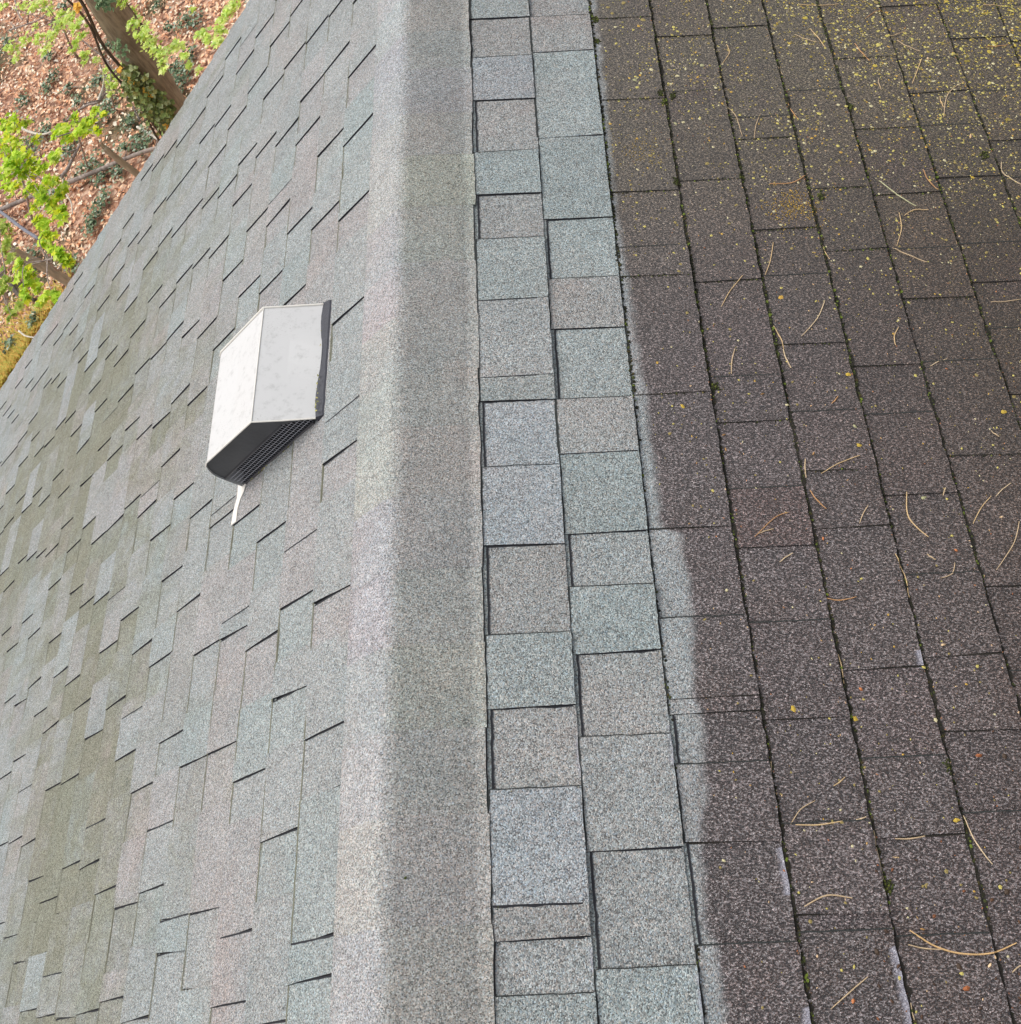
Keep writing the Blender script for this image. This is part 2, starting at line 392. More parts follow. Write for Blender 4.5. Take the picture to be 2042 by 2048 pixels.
CB = [(0.469, 2.327), (0.462, 1.962), (0.458, 1.667), (0.462, 1.502), (0.469, 1.241), (0.472, 1.122), (0.473, 0.956), (0.469, 0.847), (0.511, 0.812), (0.507, 0.674), (0.493, 0.535), (0.5, 0.499), (0.486, 0.373), (0.473, 0.31), (0.465, 0.175), (0.481, 0.161), (0.475, 0.066)]
CB2 = [q for q in CB if not (.80 < q[1] < .85)]
CB2 = sorted(CB2+[(.470, .846), (.505, .836)], key=lambda q: -q[1])
def clean_u(v):
    p = CB2
    if v >= p[0][1]: return p[0][0]
    for a, b in zip(p, p[1:]):
        if b[1] <= v <= a[1]:
            t = (v-b[1])/max(1e-6, a[1]-b[1]); return b[0]+(a[0]-b[0])*t
    return p[-1][0]
T1 = {0: TN, 1: TN, 2: TN, 3: TW, 4: TB, 5: TN, 6: TW, 7: TG, 8: TW, 9: TB}
rmb = MB()
tints_1 = [TN, TN, TN, TN, TB, TW, TG, TW, TB, TG, TN, TN, TG, TW, TG, TW, TG, TW, TG]
tints_2 = [TN, TN, TN, TW, TG, TN, TG, TW, TG, TW, TG, TG, TG, TW, TG]
TOPR = {}
for k in range(1, 24):
    u0, u1 = EV[k-1], EV[k]
    cl = sorted(CUTS.get(k, []))
    rr = random.Random(100+k)
    if k > 7:
        v = .05+rr.random()*.2; alt = False
        while v < 2.4:
            cl.append((v, 'd' if not alt else 's')); v += rr.uniform(.09, .17) if not alt else rr.uniform(.1, .2); alt = not alt
    v = 2.36+rr.random()*.1; alt = False
    while v < RAKE-.1: cl.append((v, 'd' if not alt else 's')); v += rr.uniform(.1, .18); alt = not alt
    v = .02-rr.random()*.03-.05; alt = False
    while v > BACK+.1: cl.append((v, 'd' if not alt else 's')); v -= rr.uniform(.1, .18); alt = not alt
    cl.sort()
    h = 0.0; bounds = [BACK]+[c[0] for c in cl]+[RAKE]
    kinds = ['s']+[c[1] for c in cl]+['e']
    top = []
    for i in range(len(bounds)-1):
        v0, v1 = bounds[i], bounds[i+1]
        hb = .0034 if k <= 2 else .0020
        if i: h = (h+.0009 if h > .0015 else hb) if kinds[i] in 'dD' else (0.0 if h > .0015 else .0005)
        h = min(h, .0052 if k <= 2 else .0036)
        nb = len(bounds)-1
        if k == 1 and 0 <= i-(nb-len(tints_1)) < 99: pass
        if k <= 2: base = rr.choice([TG, TN, TG, TW, TN]) if not (k == 1 and .34 < v0 < .4) else TB
        else: base = rr.choice([TG, TG, TN]) if k == 3 else rr.choice([TG, TN, TW, TP])
        if k == 1:
            mid = (v0+v1)/2
            for lo, hi, c in ((2.11,2.26,TW),(1.96,2.11,TB),(1.8,1.96,TW),(1.66,1.8,TG),(1.53,1.66,TW),(1.37,1.53,TG),(1.18,1.37,TN),(1.12,1.18,TG),(.98,1.12,TB),(.82,.98,TB),(.65,.82,TW),(.53,.65,TG),(.4,.53,TW),(.23,.4,TB),(.18,.23,TW),(.11,.18,TN)):
                if lo <= mid <= hi: base = c
        if k == 2:
            mid = (v0+v1)/2
            for lo, hi, c in ((2.13,2.26,TW),(1.84,2.13,TG),(1.59,1.84,TG),(1.42,1.59,TG),(1.29,1.42,TW),(1.13,1.29,TG),(1.0,1.13,TW),(.84,1.0,TG),(.74,.84,TN),(.62,.74,TG),(.48,.62,TW),(.3,.48,TN),(.14,.3,TN)):
                if lo <= mid <= hi: base = c
        f = rr.uniform(.94, 1.06) if k < 4 else rr.uniform(.88, 1.12)
        if k > 2: base = tuple(q_*.35+.32*.65 for q_ in base)
        if k == 4 and .80 < (v0+v1)/2 < .93: base = (.365, .305, .285)
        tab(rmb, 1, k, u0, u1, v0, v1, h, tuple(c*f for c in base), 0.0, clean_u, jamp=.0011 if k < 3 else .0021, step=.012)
        top.append((v0, v1, h))
        dirty = k >= 3
        if i:
            kd = kinds[i]
            if kd in 'dD':
                cross(rmb, 1, u0+.004, u1-.002, v0, (.0022 if not dirty else .0016)*rr.uniform(.6, 1.2), .0022+top[i-1][2], .0050+.0012+top[i-1][2], 1 if not dirty else 3)
            else:
                cross(rmb, 1, u0+.004, u1-.002, v0, .0006 if not dirty else .0011, .0022+max(h, top[i-1][2]), .0064+max(h, top[i-1][2]), 2)
        # laminated under-layer peeping out beside the course above, in the low stretch below a tall tab
        if i+1 < len(kinds) and kinds[i+1] == 'D' and h < .002:
            a, b = v0, v1
            rmb.face([P(1, u0-.004, a, .0030), P(1, u0+.0080, a, .0030), P(1, u0+.0082, b, .0030), P(1, u0-.004, b, .0030)], 0, tuple(c*.86 for c in TG), 0.0, [clean_u(a)]*2+[clean_u(b)]*2)
            strip(rmb, 1, u0+.0085, a, b, .0018, .0032, 1, k+40)
    TOPR[k] = top
    # grime and painted contact shadow lying against the butt of the course above
    for (a, b, hh) in top:
        nseg = .0022+hh
        if k <= 2: strip(rmb, 1, u0, a, b, .0026 if k == 2 else .0032, nseg, 2, k)
        else: strip(rmb, 1, u0, a, b, .0056 if k > 3 else .0036, nseg, 3 if k > 3 else 2, k, f=110 if k > 3 else 75, step=.004)
tag(rmb.build('shingle_slope', [m_right, m_edge, m_seam, m_seam2], house), 'right roof slope of big rectangular shingles, two rows washed grey-green, the rest brown with wet grime')

def top_n(u, v):
    """height of the finished surface of the right slope"""
    for k in range(1, 24):
        if EV[k-1] <= u < EV[k]:
            t = (u-EV[k-1])/(EV[k]-EV[k-1])
            for a, b, h in TOPR[k]:
                if a <= v < b: return .0010+.0052*t+h
            return .004
    return .004

# ---- left slope: narrow view, dark cut ends copied from the photograph
DASH = [(0, 0.155), (0, 0.211), (0, 0.546), (0, 0.804), (0, 1.115), (0, 1.217), (0, 1.479), (0, 1.793), (0, 2.048), (0, 2.304), (1, 0.396), (1, 0.654), (1, 0.844), (1, 0.973), (1, 1.873), (1, 2.131), (1, 2.466), (1, 2.713), (2, 0.14), (2, 0.25), (2, 0.531), (2, 0.804), (2, 1.054), (2, 1.71), (2, 1.966), (2, 2.302), (2, 2.476), (2, 2.736), (3, 0.308), (3, 0.618), (3, 0.869), (3, 0.909), (3, 1.158), (3, 1.856), (3, 2.105), (3, 2.181), (3, 2.424), (3, 2.762), (3, 3.022), (4, 0.25), (4, 0.312), (4, 0.623), (4, 0.88), (4, 1.21), (4, 1.243), (4, 1.939), (4, 2.189), (4, 2.498), (4, 2.755), (4, 3.012), (5, 0.387), (5, 0.514), (5, 0.712), (5, 1.041), (5, 1.3), (5, 1.841), (5, 2.095), (5, 2.401), (5, 2.579), (5, 2.926), (5, 3.206), (6, 0.188), (6, 0.372), (6, 0.627), (6, 0.938), (6, 1.172), (6, 1.417), (6, 1.728), (6, 1.973), (6, 2.291), (6, 2.552), (6, 2.873), (6, 3.161), (6, 3.303), (7, 0.173), (7, 0.424), (7, 0.736), (7, 0.842), (7, 1.018), (7, 1.349), (7, 1.593), (7, 1.816), (7, 2.059), (7, 2.349), (7, 2.615), (7, 2.814), (7, 3.017), (7, 3.384), (8, 0.17), (8, 0.503), (8, 0.598), (8, 0.907), (8, 1.159), (8, 1.487), (8, 1.551), (8, 1.795), (8, 2.142), (8, 2.382), (8, 2.682), (8, 3.052), (8, 3.306), (8, 3.348), (9, 0.183), (9, 0.271), (9, 0.524), (9, 0.857), (9, 1.107), (9, 1.27), (9, 1.575), (9, 1.828), (9, 2.145), (9, 2.369), (9, 2.694), (9, 2.977), (10, 0.204), (10, 0.459), (10, 0.769), (10, 0.982), (10, 1.309), (10, 1.563), (10, 1.933), (10, 2.169), (10, 2.49), (10, 2.758), (10, 2.993), (10, 3.283), (11, 0.326), (11, 0.532), (11, 0.779), (11, 1.093), (11, 1.346), (11, 1.57), (11, 1.888), (11, 2.134), (11, 2.744), (11, 3.033), (12, 0.403), (12, 0.651), (12, 0.986), (12, 1.161), (12, 1.442), (12, 1.686), (12, 1.997), (12, 2.116), (12, 2.371), (12, 2.628), (12, 2.982), (12, 3.148), (12, 3.39), (13, 0.683), (13, 0.832), (13, 1.072), (13, 1.32), (13, 1.654), (13, 1.915), (13, 2.241), (13, 2.485), (13, 2.784), (13, 3.067), (13, 3.453), (14, 0.959), (14, 1.21), (14, 1.566), (14, 1.806), (14, 2.133), (14, 2.405), (14, 2.624), (14, 2.985), (14, 3.279), (15, 1.179), (15, 1.431), (15, 1.753), (15, 2.0), (15, 2.914), (16, 1.232), (16, 1.534), (16, 1.799), (16, 2.141), (16, 2.72), (16, 3.256), (17, 1.466), (17, 1.843), (17, 2.088), (17, 2.874), (17, 2.905), (17, 3.173), (18, 1.58), (18, 1.886), (18, 3.045), (18, 3.162), (18, 3.273), (19, 1.82), (19, 3.17), (19, 3.447), (20, 1.941), (20, 2.91), (20, 3.164), (20, 3.437), (21, 2.788), (21, 3.045), (22, 2.466), (22, 3.341), (23, 2.746), (23, 2.89), (23, 3.154), (24, 3.012), (24, 3.357), (25, 3.119), (25, 3.309), (26, 3.212), (27, 3.328)]
WL, OL = .1365, .116
def stain_at(u, v):
    c = 1.42+.42*max(0, v-.75)
    a = math.exp(-((u-c)/(.42+.12*v))**2)*(1.0 if v < 2.75 else max(0, 1-(v-2.75)/.45))
    a *= .55+.9*max(0, noise.noise(Vector((u*1.7, v*1.1, 4.0)))+.35)
    for bu, bv, rad, am in ((.66, .44, .12, .6), (.98, .9, .14, .5), (1.06, 1.69, .2, .75), (1.32, 1.62, .2, .8), (1.71, 3.15, .3, .55), (2.3, 2.45, .45, .9), (2.8, 2.2, .6, .9), (1.5, .75, .4, .5)):
        a = max(a, am*math.exp(-(((u-bu)/rad)**2+((v-bv)/(rad*1.6))**2)))
    return min(1.0, a)
lmb = MB()
for k in range(0, 36):
    u0, u1 = OL+WL*k, OL+WL*(k+1)
    rr = random.Random(500+k)
    vis = sorted(v for kk, v in DASH if kk == k)
    vs = list(vis)
    lo = min(vis) if vis else 1.5+rr.random()*.3
    if not vis: vs.append(lo)
    v = lo
    while v > BACK+.3: v -= rr.uniform(.23, .33); vs.append(v)
    v = max(vis) if vis else lo
    while v < RAKE-.4: v += rr.uniform(.23, .33); vs.append(v)
    vs.sort()
    # fill long gaps seen only at the grazing far edge
    if k > 10:
        for a, b in list(zip(vs, vs[1:])):
            if b-a > .5:
                m = int((b-a)/.27)
                for q in range(1, m): vs.append(a+(b-a)*q/m+rr.uniform(-.03, .03))
        vs.sort()
    prev = BACK; prevh = 0
    for i, c in enumerate(vs+[RAKE]):
        # below each dark cut: a low stretch; above the next one down: a tall tab
        span = c-prev
        low = rr.uniform(.08, .14)
        cutp = c-low if span > .17 and c != RAKE else None
        segs = [(prev, cutp, True), (cutp, c, False)] if cutp else [(prev, c, prevh or span < .1)]
        for a, b, tall in segs:
            f = rr.uniform(.97, 1.03)
            base = rr.choice([TN, TG, TP, TN, TW]) if k > 3 else rr.choice([TN, TP, TG, TP])
            if (a+b)/2 > 2.2 and rr.random() < .5: base = TN
            base = tuple((x*.85+b_*.15)*f*.87 for x, b_ in zip(base, TN))
            sa = stain_at((u0+u1)/2, (a+b)/2)
            sa *= (rr.choice([.08, .5, .75, .9, 1.0]) if tall else rr.uniform(.85, 1.35))
            sa = min(1.1, sa+.16*max(0, min(1, (u0-.5)/1.2)))
            h = .0036 if tall else 0.0
            strip(lmb, -1, u1-.0035, a, b, .0030, .0055+h, 2, k+61, f=30, step=.02)
            tab(lmb, -1, k+60, u0, u1, a, b, h, base, sa, t=.0048, step=.04, jamp=.0012, endjit=rr.uniform(-.004, .004))
        lowh = 0.0 if cutp or not prevh else .0
        if c != RAKE:
            cross(lmb, -1, u0+.004, u1-.004, c, .0022, .0022+(.0036 if not cutp and (prevh or span < .1) else 0), .0060+(.0036 if not cutp and (prevh or span < .1) else 0), 1, .6)
        prev = c; prevh = 1
    if k: strip(lmb, -1, u0, BACK, RAKE, .0024 if k < 9 else .0016, .0062, 2, k+80, f=30, step=.012)
LEFT_END = OL+WL*36
tag(lmb.build('shingle_slope', [m_left, m_edge, mat_simple('olive_seam_grime', (.135, .135, .095), .95, .5, 60)], house), 'left roof slope of pale grey and pinkish shingles with olive stains and short dark cut marks')

# ---- ridge cap, bent over the apex
cmb = MB()
UL, UR, RAD = .119, .158, .062
bend = RAD*math.tan(PITCH)   # tangent length of the rounded fold
prof = []
def cap_prof(jl, jr, n0):
    pts = [P(-1, UL+jl, 0, .0066+n0), P(-1, (UL+bend)/2, 0, .0072+n0)]
    a0 = P(-1, bend, 0, .0075+n0); b0 = P(1, bend, 0, .0075+n0)
    cen = Vector((0, 0, a0.z - (bend*CP)/math.tan(PITCH) if False else 0))
    cz = a0.z - RAD*CP
    m = 10
    for i in range(m+1):
        an = -PITCH + 2*PITCH*i/m
        pts.append(Vector((RAD*math.sin(an), 0, cz+RAD*math.cos(an))))
    pts += [P(1, (UR+bend)/2, 0, .0074+n0), P(1, UR*.85, 0, .0074+n0), P(1, UR+jr, 0, .0070+n0)]
    return pts
v = BACK; ci = 0
rr = random.Random(5)
edges = [BACK]
while edges[-1] < RAKE: edges.append(min(RAKE, edges[-1]+rr.uniform(.13, .16)))
# the joints one can see on the right edge
for e0, e1 in zip(edges, edges[1:]):
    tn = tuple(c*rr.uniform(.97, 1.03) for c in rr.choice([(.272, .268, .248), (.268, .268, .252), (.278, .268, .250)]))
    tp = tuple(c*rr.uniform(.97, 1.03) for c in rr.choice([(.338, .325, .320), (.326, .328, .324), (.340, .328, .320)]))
    jl, jr, nn = rr.uniform(-.0015, .0015), rr.uniform(-.0032, .0030), rr.uniform(0, .0011)
    n = 6; prev = None
    for i in range(n+1):
        vv = e0+(e1-e0)*i/n
        pr = [Vector((p.x, vv, p.z)) for p in cap_prof(jl, jr+jit(vv, 300, .0016, 60), nn)]
        if prev:
            for a in range(len(pr)-1):
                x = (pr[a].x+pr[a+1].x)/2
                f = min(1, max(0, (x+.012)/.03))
                tcol = tuple(tp[c]*(1-f)+tn[c]*f for c in range(3))  # lighter left, darker right: light from the left put into the tint
                cmb.face([prev[a], prev[a+1], pr[a+1], pr[a]], 0, tcol)
            for e, s_ in ((0, -1), (-1, 1)):
                cmb.face([prev[e], pr[e], pr[e]+Vector((0, 0, -.010)), prev[e]+Vector((0, 0, -.010))], 1)
        prev = pr
cap = cmb.build('ridge_cap', [m_left, m_edge], house, smooth=False, weld=True)
for p in cap.data.polygons: p.use_smooth = (p.material_index == 0)
tag(cap, 'speckled grey ridge cap bent over the apex, running the length of the roof')

# ---- deck, trims, walls
dmb = MB()
RIGHT_END = EV[23]
for s, ue in ((1, RIGHT_END), (-1, LEFT_END)):
    a = [P(s, -.0, BACK, -.0025), P(s, ue-.01, BACK, -.0025), P(s, ue-.01, RAKE-.012, -.0025), P(s, 0, RAKE-.012, -.0025)]
    b = [p - Vector((0, 0, .14)) for p in a]
    dmb.face(a); dmb.face(b[::-1])
    for i in range(4): dmb.face([a[i], a[(i+1) % 4], b[(i+1) % 4], b[i]])
dmb.build('roof_deck', m_deck, house)
for s, ue in ((1, RIGHT_END), (-1, LEFT_END)):
    t = MB()
    a = P(s, 0, RAKE+.004, -.008); b = P(s, ue-.01, RAKE+.004, -.008); dn = Vector((0, 0, -.17)); th = Vector((0, -.014, 0))
    t.face([a, b, b+dn, a+dn]); t.face([a+th, a+dn+th, b+dn+th, b+th]); t.face([a, a+th, b+th, b]); t.face([a+dn, b+dn, b+dn+th, a+dn+th]); t.face([b, b+th, b+dn+th, b+dn])
    t.build('rake_board', m_trim, house)
wmb = MB()
xl, xr = -(LEFT_END-.45)*CP, (RIGHT_END-.3)*CP
yb, yf = BACK+.3, RAKE-.35
zl, zr = xl*math.tan(PITCH)-.16, -xr*math.tan(PITCH)-.16
for y in (yb, yf):
    wmb.face([Vector((xl, y, GROUND_Z)), Vector((xr, y, GROUND_Z)), Vector((xr, y, zr)), Vector((0, y, -.16)), Vector((xl, y, zl))])
wmb.face([Vector((xl, yb, GROUND_Z)), Vector((xl, yf, GROUND_Z)), Vector((xl, yf, zl)), Vector((xl, yb, zl))])
wmb.face([Vector((xr, yb, GROUND_Z)), Vector((xr, yf, GROUND_Z)), Vector((xr, yf, zr)), Vector((xr, yb, zr))])
wmb.build('wall', m_siding, house)

# ---- roof vent on the left slope
V0, V1 = 1.245, 1.558
vent = empty('roof_vent', P(-1, .45, 1.4, 0)-ORIGIN, parent=house)
tag(vent, 'white box roof vent with dark open end and wire screen')
voff = P(-1, .45, 1.4, 0)
def vb(mb, name, mat, smooth=False, parent=None, label=None):
    o = mb.build(name, mat, None, smooth=smooth)
    o.parent = parent or vent
    if parent is None: o.location = -voff
    if label: o['label'] = label
    return o
prof = [(.281, .014), (.330, .066), (.374, .1155), (.478, .1180), (.578, .1205), (.594, .1155), (.607, .103), (.617, .088), (.6225, .070), (.6245, .050), (.6265, .006)]
hm = MB()
nv = 10
def hp(i, f, off=0.0):
    u, n = prof[i]
    wv = V0+(V1-V0)*f
    sag = -.004*math.sin(math.pi*f)*math.sin(math.pi*min(1, max(0, (u-.374)/.2))) if .38 < u < .58 else 0
    rag = .003*noise.noise(Vector((f*9, 2, 1)))+.003*math.sin(f*9) if i == 0 else 0
    return P(-1, u+rag, wv, n+sag+off)
for i in range(len(prof)-1):
    for j in range(nv): hm.face([hp(i, j/nv), hp(i, (j+1)/nv), hp(i+1, (j+1)/nv), hp(i+1, j/nv)])
# far end wall
hm.face([hp(i, 1) for i in range(len(prof))]+[P(-1, .281, V1, .001)])
ho = vb(hm, 'hood', m_hood, label='white painted metal hood with grey weather specks')
# thin turned-over rims: far edge, near edge and the fold
rm = MB()
for f, rr_ in ((1.0, .0026), (0.0, .0019)):
    rm.tube([hp(i, f, .0012) for i in range(0, 6)], rr_, 6)
rm.tube([hp(2, j/10, .0008) for j in range(11)], .0013, 6)
vb(rm, 'folded_rim', m_flange)
# near end: solid plate above, screen below
pm = MB()
yy = V0+.004
pl = [(.353, .058), (.285, .018), (.330, .0655), (.374, .1145), (.478, .117), (.578, .1195), (.593, .1145), (.606, .102), (.616, .087), (.6215, .070), (.6225, .057)]
pm.face([P(-1, u, yy, n) for u, n in pl]); pm.face([P(-1, u, yy+.003, n) for u, n in pl[::-1]])
vb(pm, 'end_plate', m_dark, label='dark grey end plate facing the viewer')
vm = MB()
vm.face([P(-1, .29, yy+.03, .004), P(-1, .62, yy+.03, .004), P(-1, .62, yy+.03, .06), P(-1, .345, yy+.03, .06)])
vm.face([P(-1, .28, yy, .0125), P(-1, .622, yy, .0125), P(-1, .622, yy+.03, .0125), P(-1, .29, yy+.03, .0125)])
vb(vm, 'inner_box', m_void)
sc = MB()
def ntop(u): return min(.057, .018+(u-.285)*.59)
u = .300
while u < .620:
    sc.tube([P(-1, u, yy+.001, .010), P(-1, u, yy+.001, ntop(u))], .0006, 4, cap=False); u += .0085
for n in (.0175, .0265, .0355, .0445, .0535):
    ua = max(.30, .285+(n-.018)/.59)
    sc.tube([P(-1, ua, yy+.0005, n), P(-1, .621, yy+.0005, n)], .0006, 4, cap=False)
so = vb(sc, 'screen', m_wire, label='wire mesh screen')
sm_ = MB()
n = 40
for i in range(n):
    a, b = V0+.002+(V1-V0+.004)*i/n, V0+.002+(V1-V0+.004)*(i+1)/n
    def ed(v): return .2665+.0022*noise.noise(Vector((v*40, 0, 0))), .2875+.0012*noise.noise(Vector((v*60, 5, 0)))
    (l0, r0), (l1, r1) = ed(a), ed(b)
    sm_.face([P(-1, l0, a, .0085), P(-1, l1, b, .0085), P(-1, r1, b, .0170), P(-1, r0, a, .0170)])
    sm_.face([P(-1, l0, a, .0085), P(-1, l0-.003, a, .0050), P(-1, l1-.003, b, .0050), P(-1, l1, b, .0085)])
sm_.face([P(-1, .263, V0+.002, .004), P(-1, .285, V0-.002, .004), P(-1, .285, V0+.002, .018), P(-1, .266, V0+.002, .0095)])
vb(sm_, 'sealant_bead', m_sealant, label='ragged dark sealant along the upslope side')
rng = random.Random(3)
ym = MB()
for i in range(46):
    if i < 26: c = P(-1, rng.uniform(.266, .280), V0+.01+abs(rng.gauss(0, .09)), 0.0195)
    else: c = P(-1, rng.uniform(.40, .62), V0-rng.uniform(-.004, .004), .0095)
    r_ = rng.uniform(.0010, .0028)
    g = rng.choice([(1, 1.0, .9), (.7, .8, .6), (.35, .42, .2)])
    q = [c+Vector((math.cos(a), math.sin(a), rng.uniform(-.2, .3)))*r_*rng.uniform(.5, 1.2) for a in (0, 1.2, 2.5, 3.8, 5.1)]
    ym.face(q, 0, g)
vb(ym, 'lodged_debris', m_lichen)['kind'] = 'stuff'
lp = MB()
lp.tube([P(-1, .352, yy-.001, .0575), P(-1, .6225, yy-.001, .0565)], .0014, 6)
lp.tube([P(-1, .300, yy-.001, .0085), P(-1, .622, yy-.001, .0085)], .0030, 6)
vb(lp, 'screen_frame', m_dark)
fm = MB()
fl = [(.633, 1.262), (.609, 1.243), (.612, 1.236), (.616, 1.226), (.630, 1.215), (.640, 1.190), (.640, 1.158), (.667, 1.160), (.662, 1.195), (.650, 1.225), (.650, 1.262)]
ft = [P(-1, a, b, .0105) for a, b in fl]; fb = [P(-1, a, b, .0085) for a, b in fl]
fm.face(ft[::-1]); fm.face(fb)
for i in range(len(ft)): fm.face([ft[i], ft[(i+1) % len(ft)], fb[(i+1) % len(ft)], fb[i]])
vb(fm, 'flashing_strip', m_flange, label='narrow white strip of flashing poking out below the hood')

# ------------------------------------------------------------------ growth and litter on the roof
rng = random.Random(21)
def blob(mb, c, r, tint, flat=.6):
    vs = []
    for la in (-.5, .45):
        for j in range(5):
            a = j*2*math.pi/5+la; rr_ = r*rng.uniform(.7, 1.2)*math.cos(la)
            vs.append(c+Vector((math.cos(a)*rr_, math.sin(a)*rr_, r*flat*(math.sin(la)+.3))))
    t = c+Vector((0, 0, r*flat*1.35))
    for j in range(5):
        mb.face([vs[j], vs[(j+1) % 5], vs[5+(j+1) % 5], vs[5+j]], 0, tint)
        mb.face([vs[5+j], vs[5+(j+1) % 5], t], 0, tint)
mm = MB()
def mtint():
    q = rng.random()
    return (.20, .18, .15) if q < .62 else ((.8, .85, .6) if q < .80 else ((.8, .55, .5) if q < .9 else (2.2, 2.6, 1.0)))
for k in range(2, 16):
    u = EV[k]
    v = .02
    while v < 3.0:
        dens = (.30 if k == 2 else 1.5)+(.9 if v > 1.0 else 0)
        if k == 2 and v < .9: dens = .12 if rng.random() < .9 else 1.5
        patch = .5+noise.noise(Vector((v*4.2, k*3.3, 2)))
        if rng.random() < dens*patch*1.35:
            uu = u+rng.uniform(-.0015, .0065)
            blob(mm, P(1, uu, v, top_n(uu+.004, v)-.0005), rng.uniform(.0012, .0036)*(1.25 if v > 1.1 else 1), mtint())
        v += rng.uniform(.0006, .0028)
for k in CUTS:      # along the cross cuts of the dirty rows
    if k < 3: continue
    for v, t in CUTS[k]:
        if t == 's' or v < .9: continue
        for i in range(34 if v > 1.3 else 16):
            uu = rng.uniform(EV[k-1]+.003, EV[k]-.003)
            blob(mm, P(1, uu, v+rng.uniform(-.004, .0015), top_n(uu, v-.01)), rng.uniform(.0010, .0024), mtint())
for (u, v) in [(0.618, 1.963), (1.015, 1.913), (1.279, 1.745), (0.898, 1.636), (0.595, 1.684), (0.738, 1.696), (0.591, 1.97), (0.596, 1.939), (0.461, 2.243), (0.459, 2.161), (0.607, 1.145), (0.742, 0.237), (0.873, 0.41)]:
    for i in range(46):
        a, b = rng.gauss(0, .0035), rng.gauss(0, .0055)
        blob(mm, P(1, u+a, v+b, top_n(u+a, v+b)), rng.uniform(.0012, .0030), rng.choice([(.8, .95, .5), (1.9, 1.9, .9), (.4, .38, .25), (.5, .45, .3)]), .9)
for (u, v, n_) in ((-1, .0, 0),):
    pass
for i in range(7):
    c = P(1, .172+rng.gauss(0, .0025), .232+rng.gauss(0, .002), .004)
    blob(mm, c, .0026, (3.0, 3.0, 1.2))
for i in range(5):
    c = P(1, .035+rng.gauss(0, .001), .273+rng.gauss(0, .0015), .0072)
    blob(mm, c, .0018, (.9, 1.0, .6))
tag(mm.build('moss', m_moss), 'dark crumbly moss lining the seams of the brown shingle rows', 'moss', kind='stuff')

lc = MB()
def disc(mb, u, v, r, tint, n=6, thick=.0005):
    a0 = rng.random()*6; el = rng.uniform(.5, 1); th = rng.random()*3
    pts = []
    for j in range(n):
        a = a0+j*2*math.pi/n; q = r*rng.uniform(.65, 1.2)
        x, y = math.cos(a)*q, math.sin(a)*q*el
        pts.append((u+x*math.cos(th)-y*math.sin(th), v+x*math.sin(th)+y*math.cos(th)))
    h0 = top_n(u, v)+.0004
    c = P(1, u, v, h0+thick+.0003)
    pp = [P(1, a, b, h0) for a, b in pts]
    for j in range(n): mb.face([c, pp[j], pp[(j+1) % n]], 0, tint)
cnt = 0
while cnt < 11500:
    u, v = rng.uniform(.45, 1.75), rng.uniform(.0, 2.6)
    if u < clean_u(v)+.004: continue
    d = max(0, (v-.5)/1.9)**2.6*(.25+1.9*max(0, (u-.5)/.9)) + .05
    d *= .12+1.3*max(0, noise.noise(Vector((u*3.2, v*3.2, 8)))+.35)+1.5*max(0, noise.noise(Vector((u*17, v*17, 2))))
    if rng.random() > d: continue
    q = rng.random()
    t = (1.0, 1.0, .8) if q < .30 else ((1.1, 1.15, 1.9) if q < .46 else ((.55, .50, .5) if q < .92 else (1.0, .72, .4)))
    disc(lc, u, v, (abs(rng.gauss(0, .0012))+.0009)*(1.0+.35*max(0, min(1, v-1))), tuple(q_*1.12 for q_ in t), 5); cnt += 1
for i in range(420):
    u, v = rng.gauss(.835, .030), rng.gauss(1.605, .028)
    disc(lc, u, v, rng.uniform(.0007, .0020), (.85, .62, .25), 5)
for i in range(240):
    u, v = rng.gauss(.53, .03), rng.gauss(1.79, .03)
    if u > clean_u(v): disc(lc, u, v, rng.uniform(.0006, .0016), (.85, .66, .35), 5)
for i in range(2200):
    u, v = 1.66-abs(rng.gauss(0, .34)), 2.42-abs(rng.gauss(0, .23))
    if noise.noise(Vector((u*14, v*14, 1))) < -.05: continue
    disc(lc, u, v, abs(rng.gauss(0, .0020))+.0013, rng.choice([(1.0, .9, .4), (.7, .65, .3), (1.1, 1.1, .8), (.5, .45, .2)]), 5)
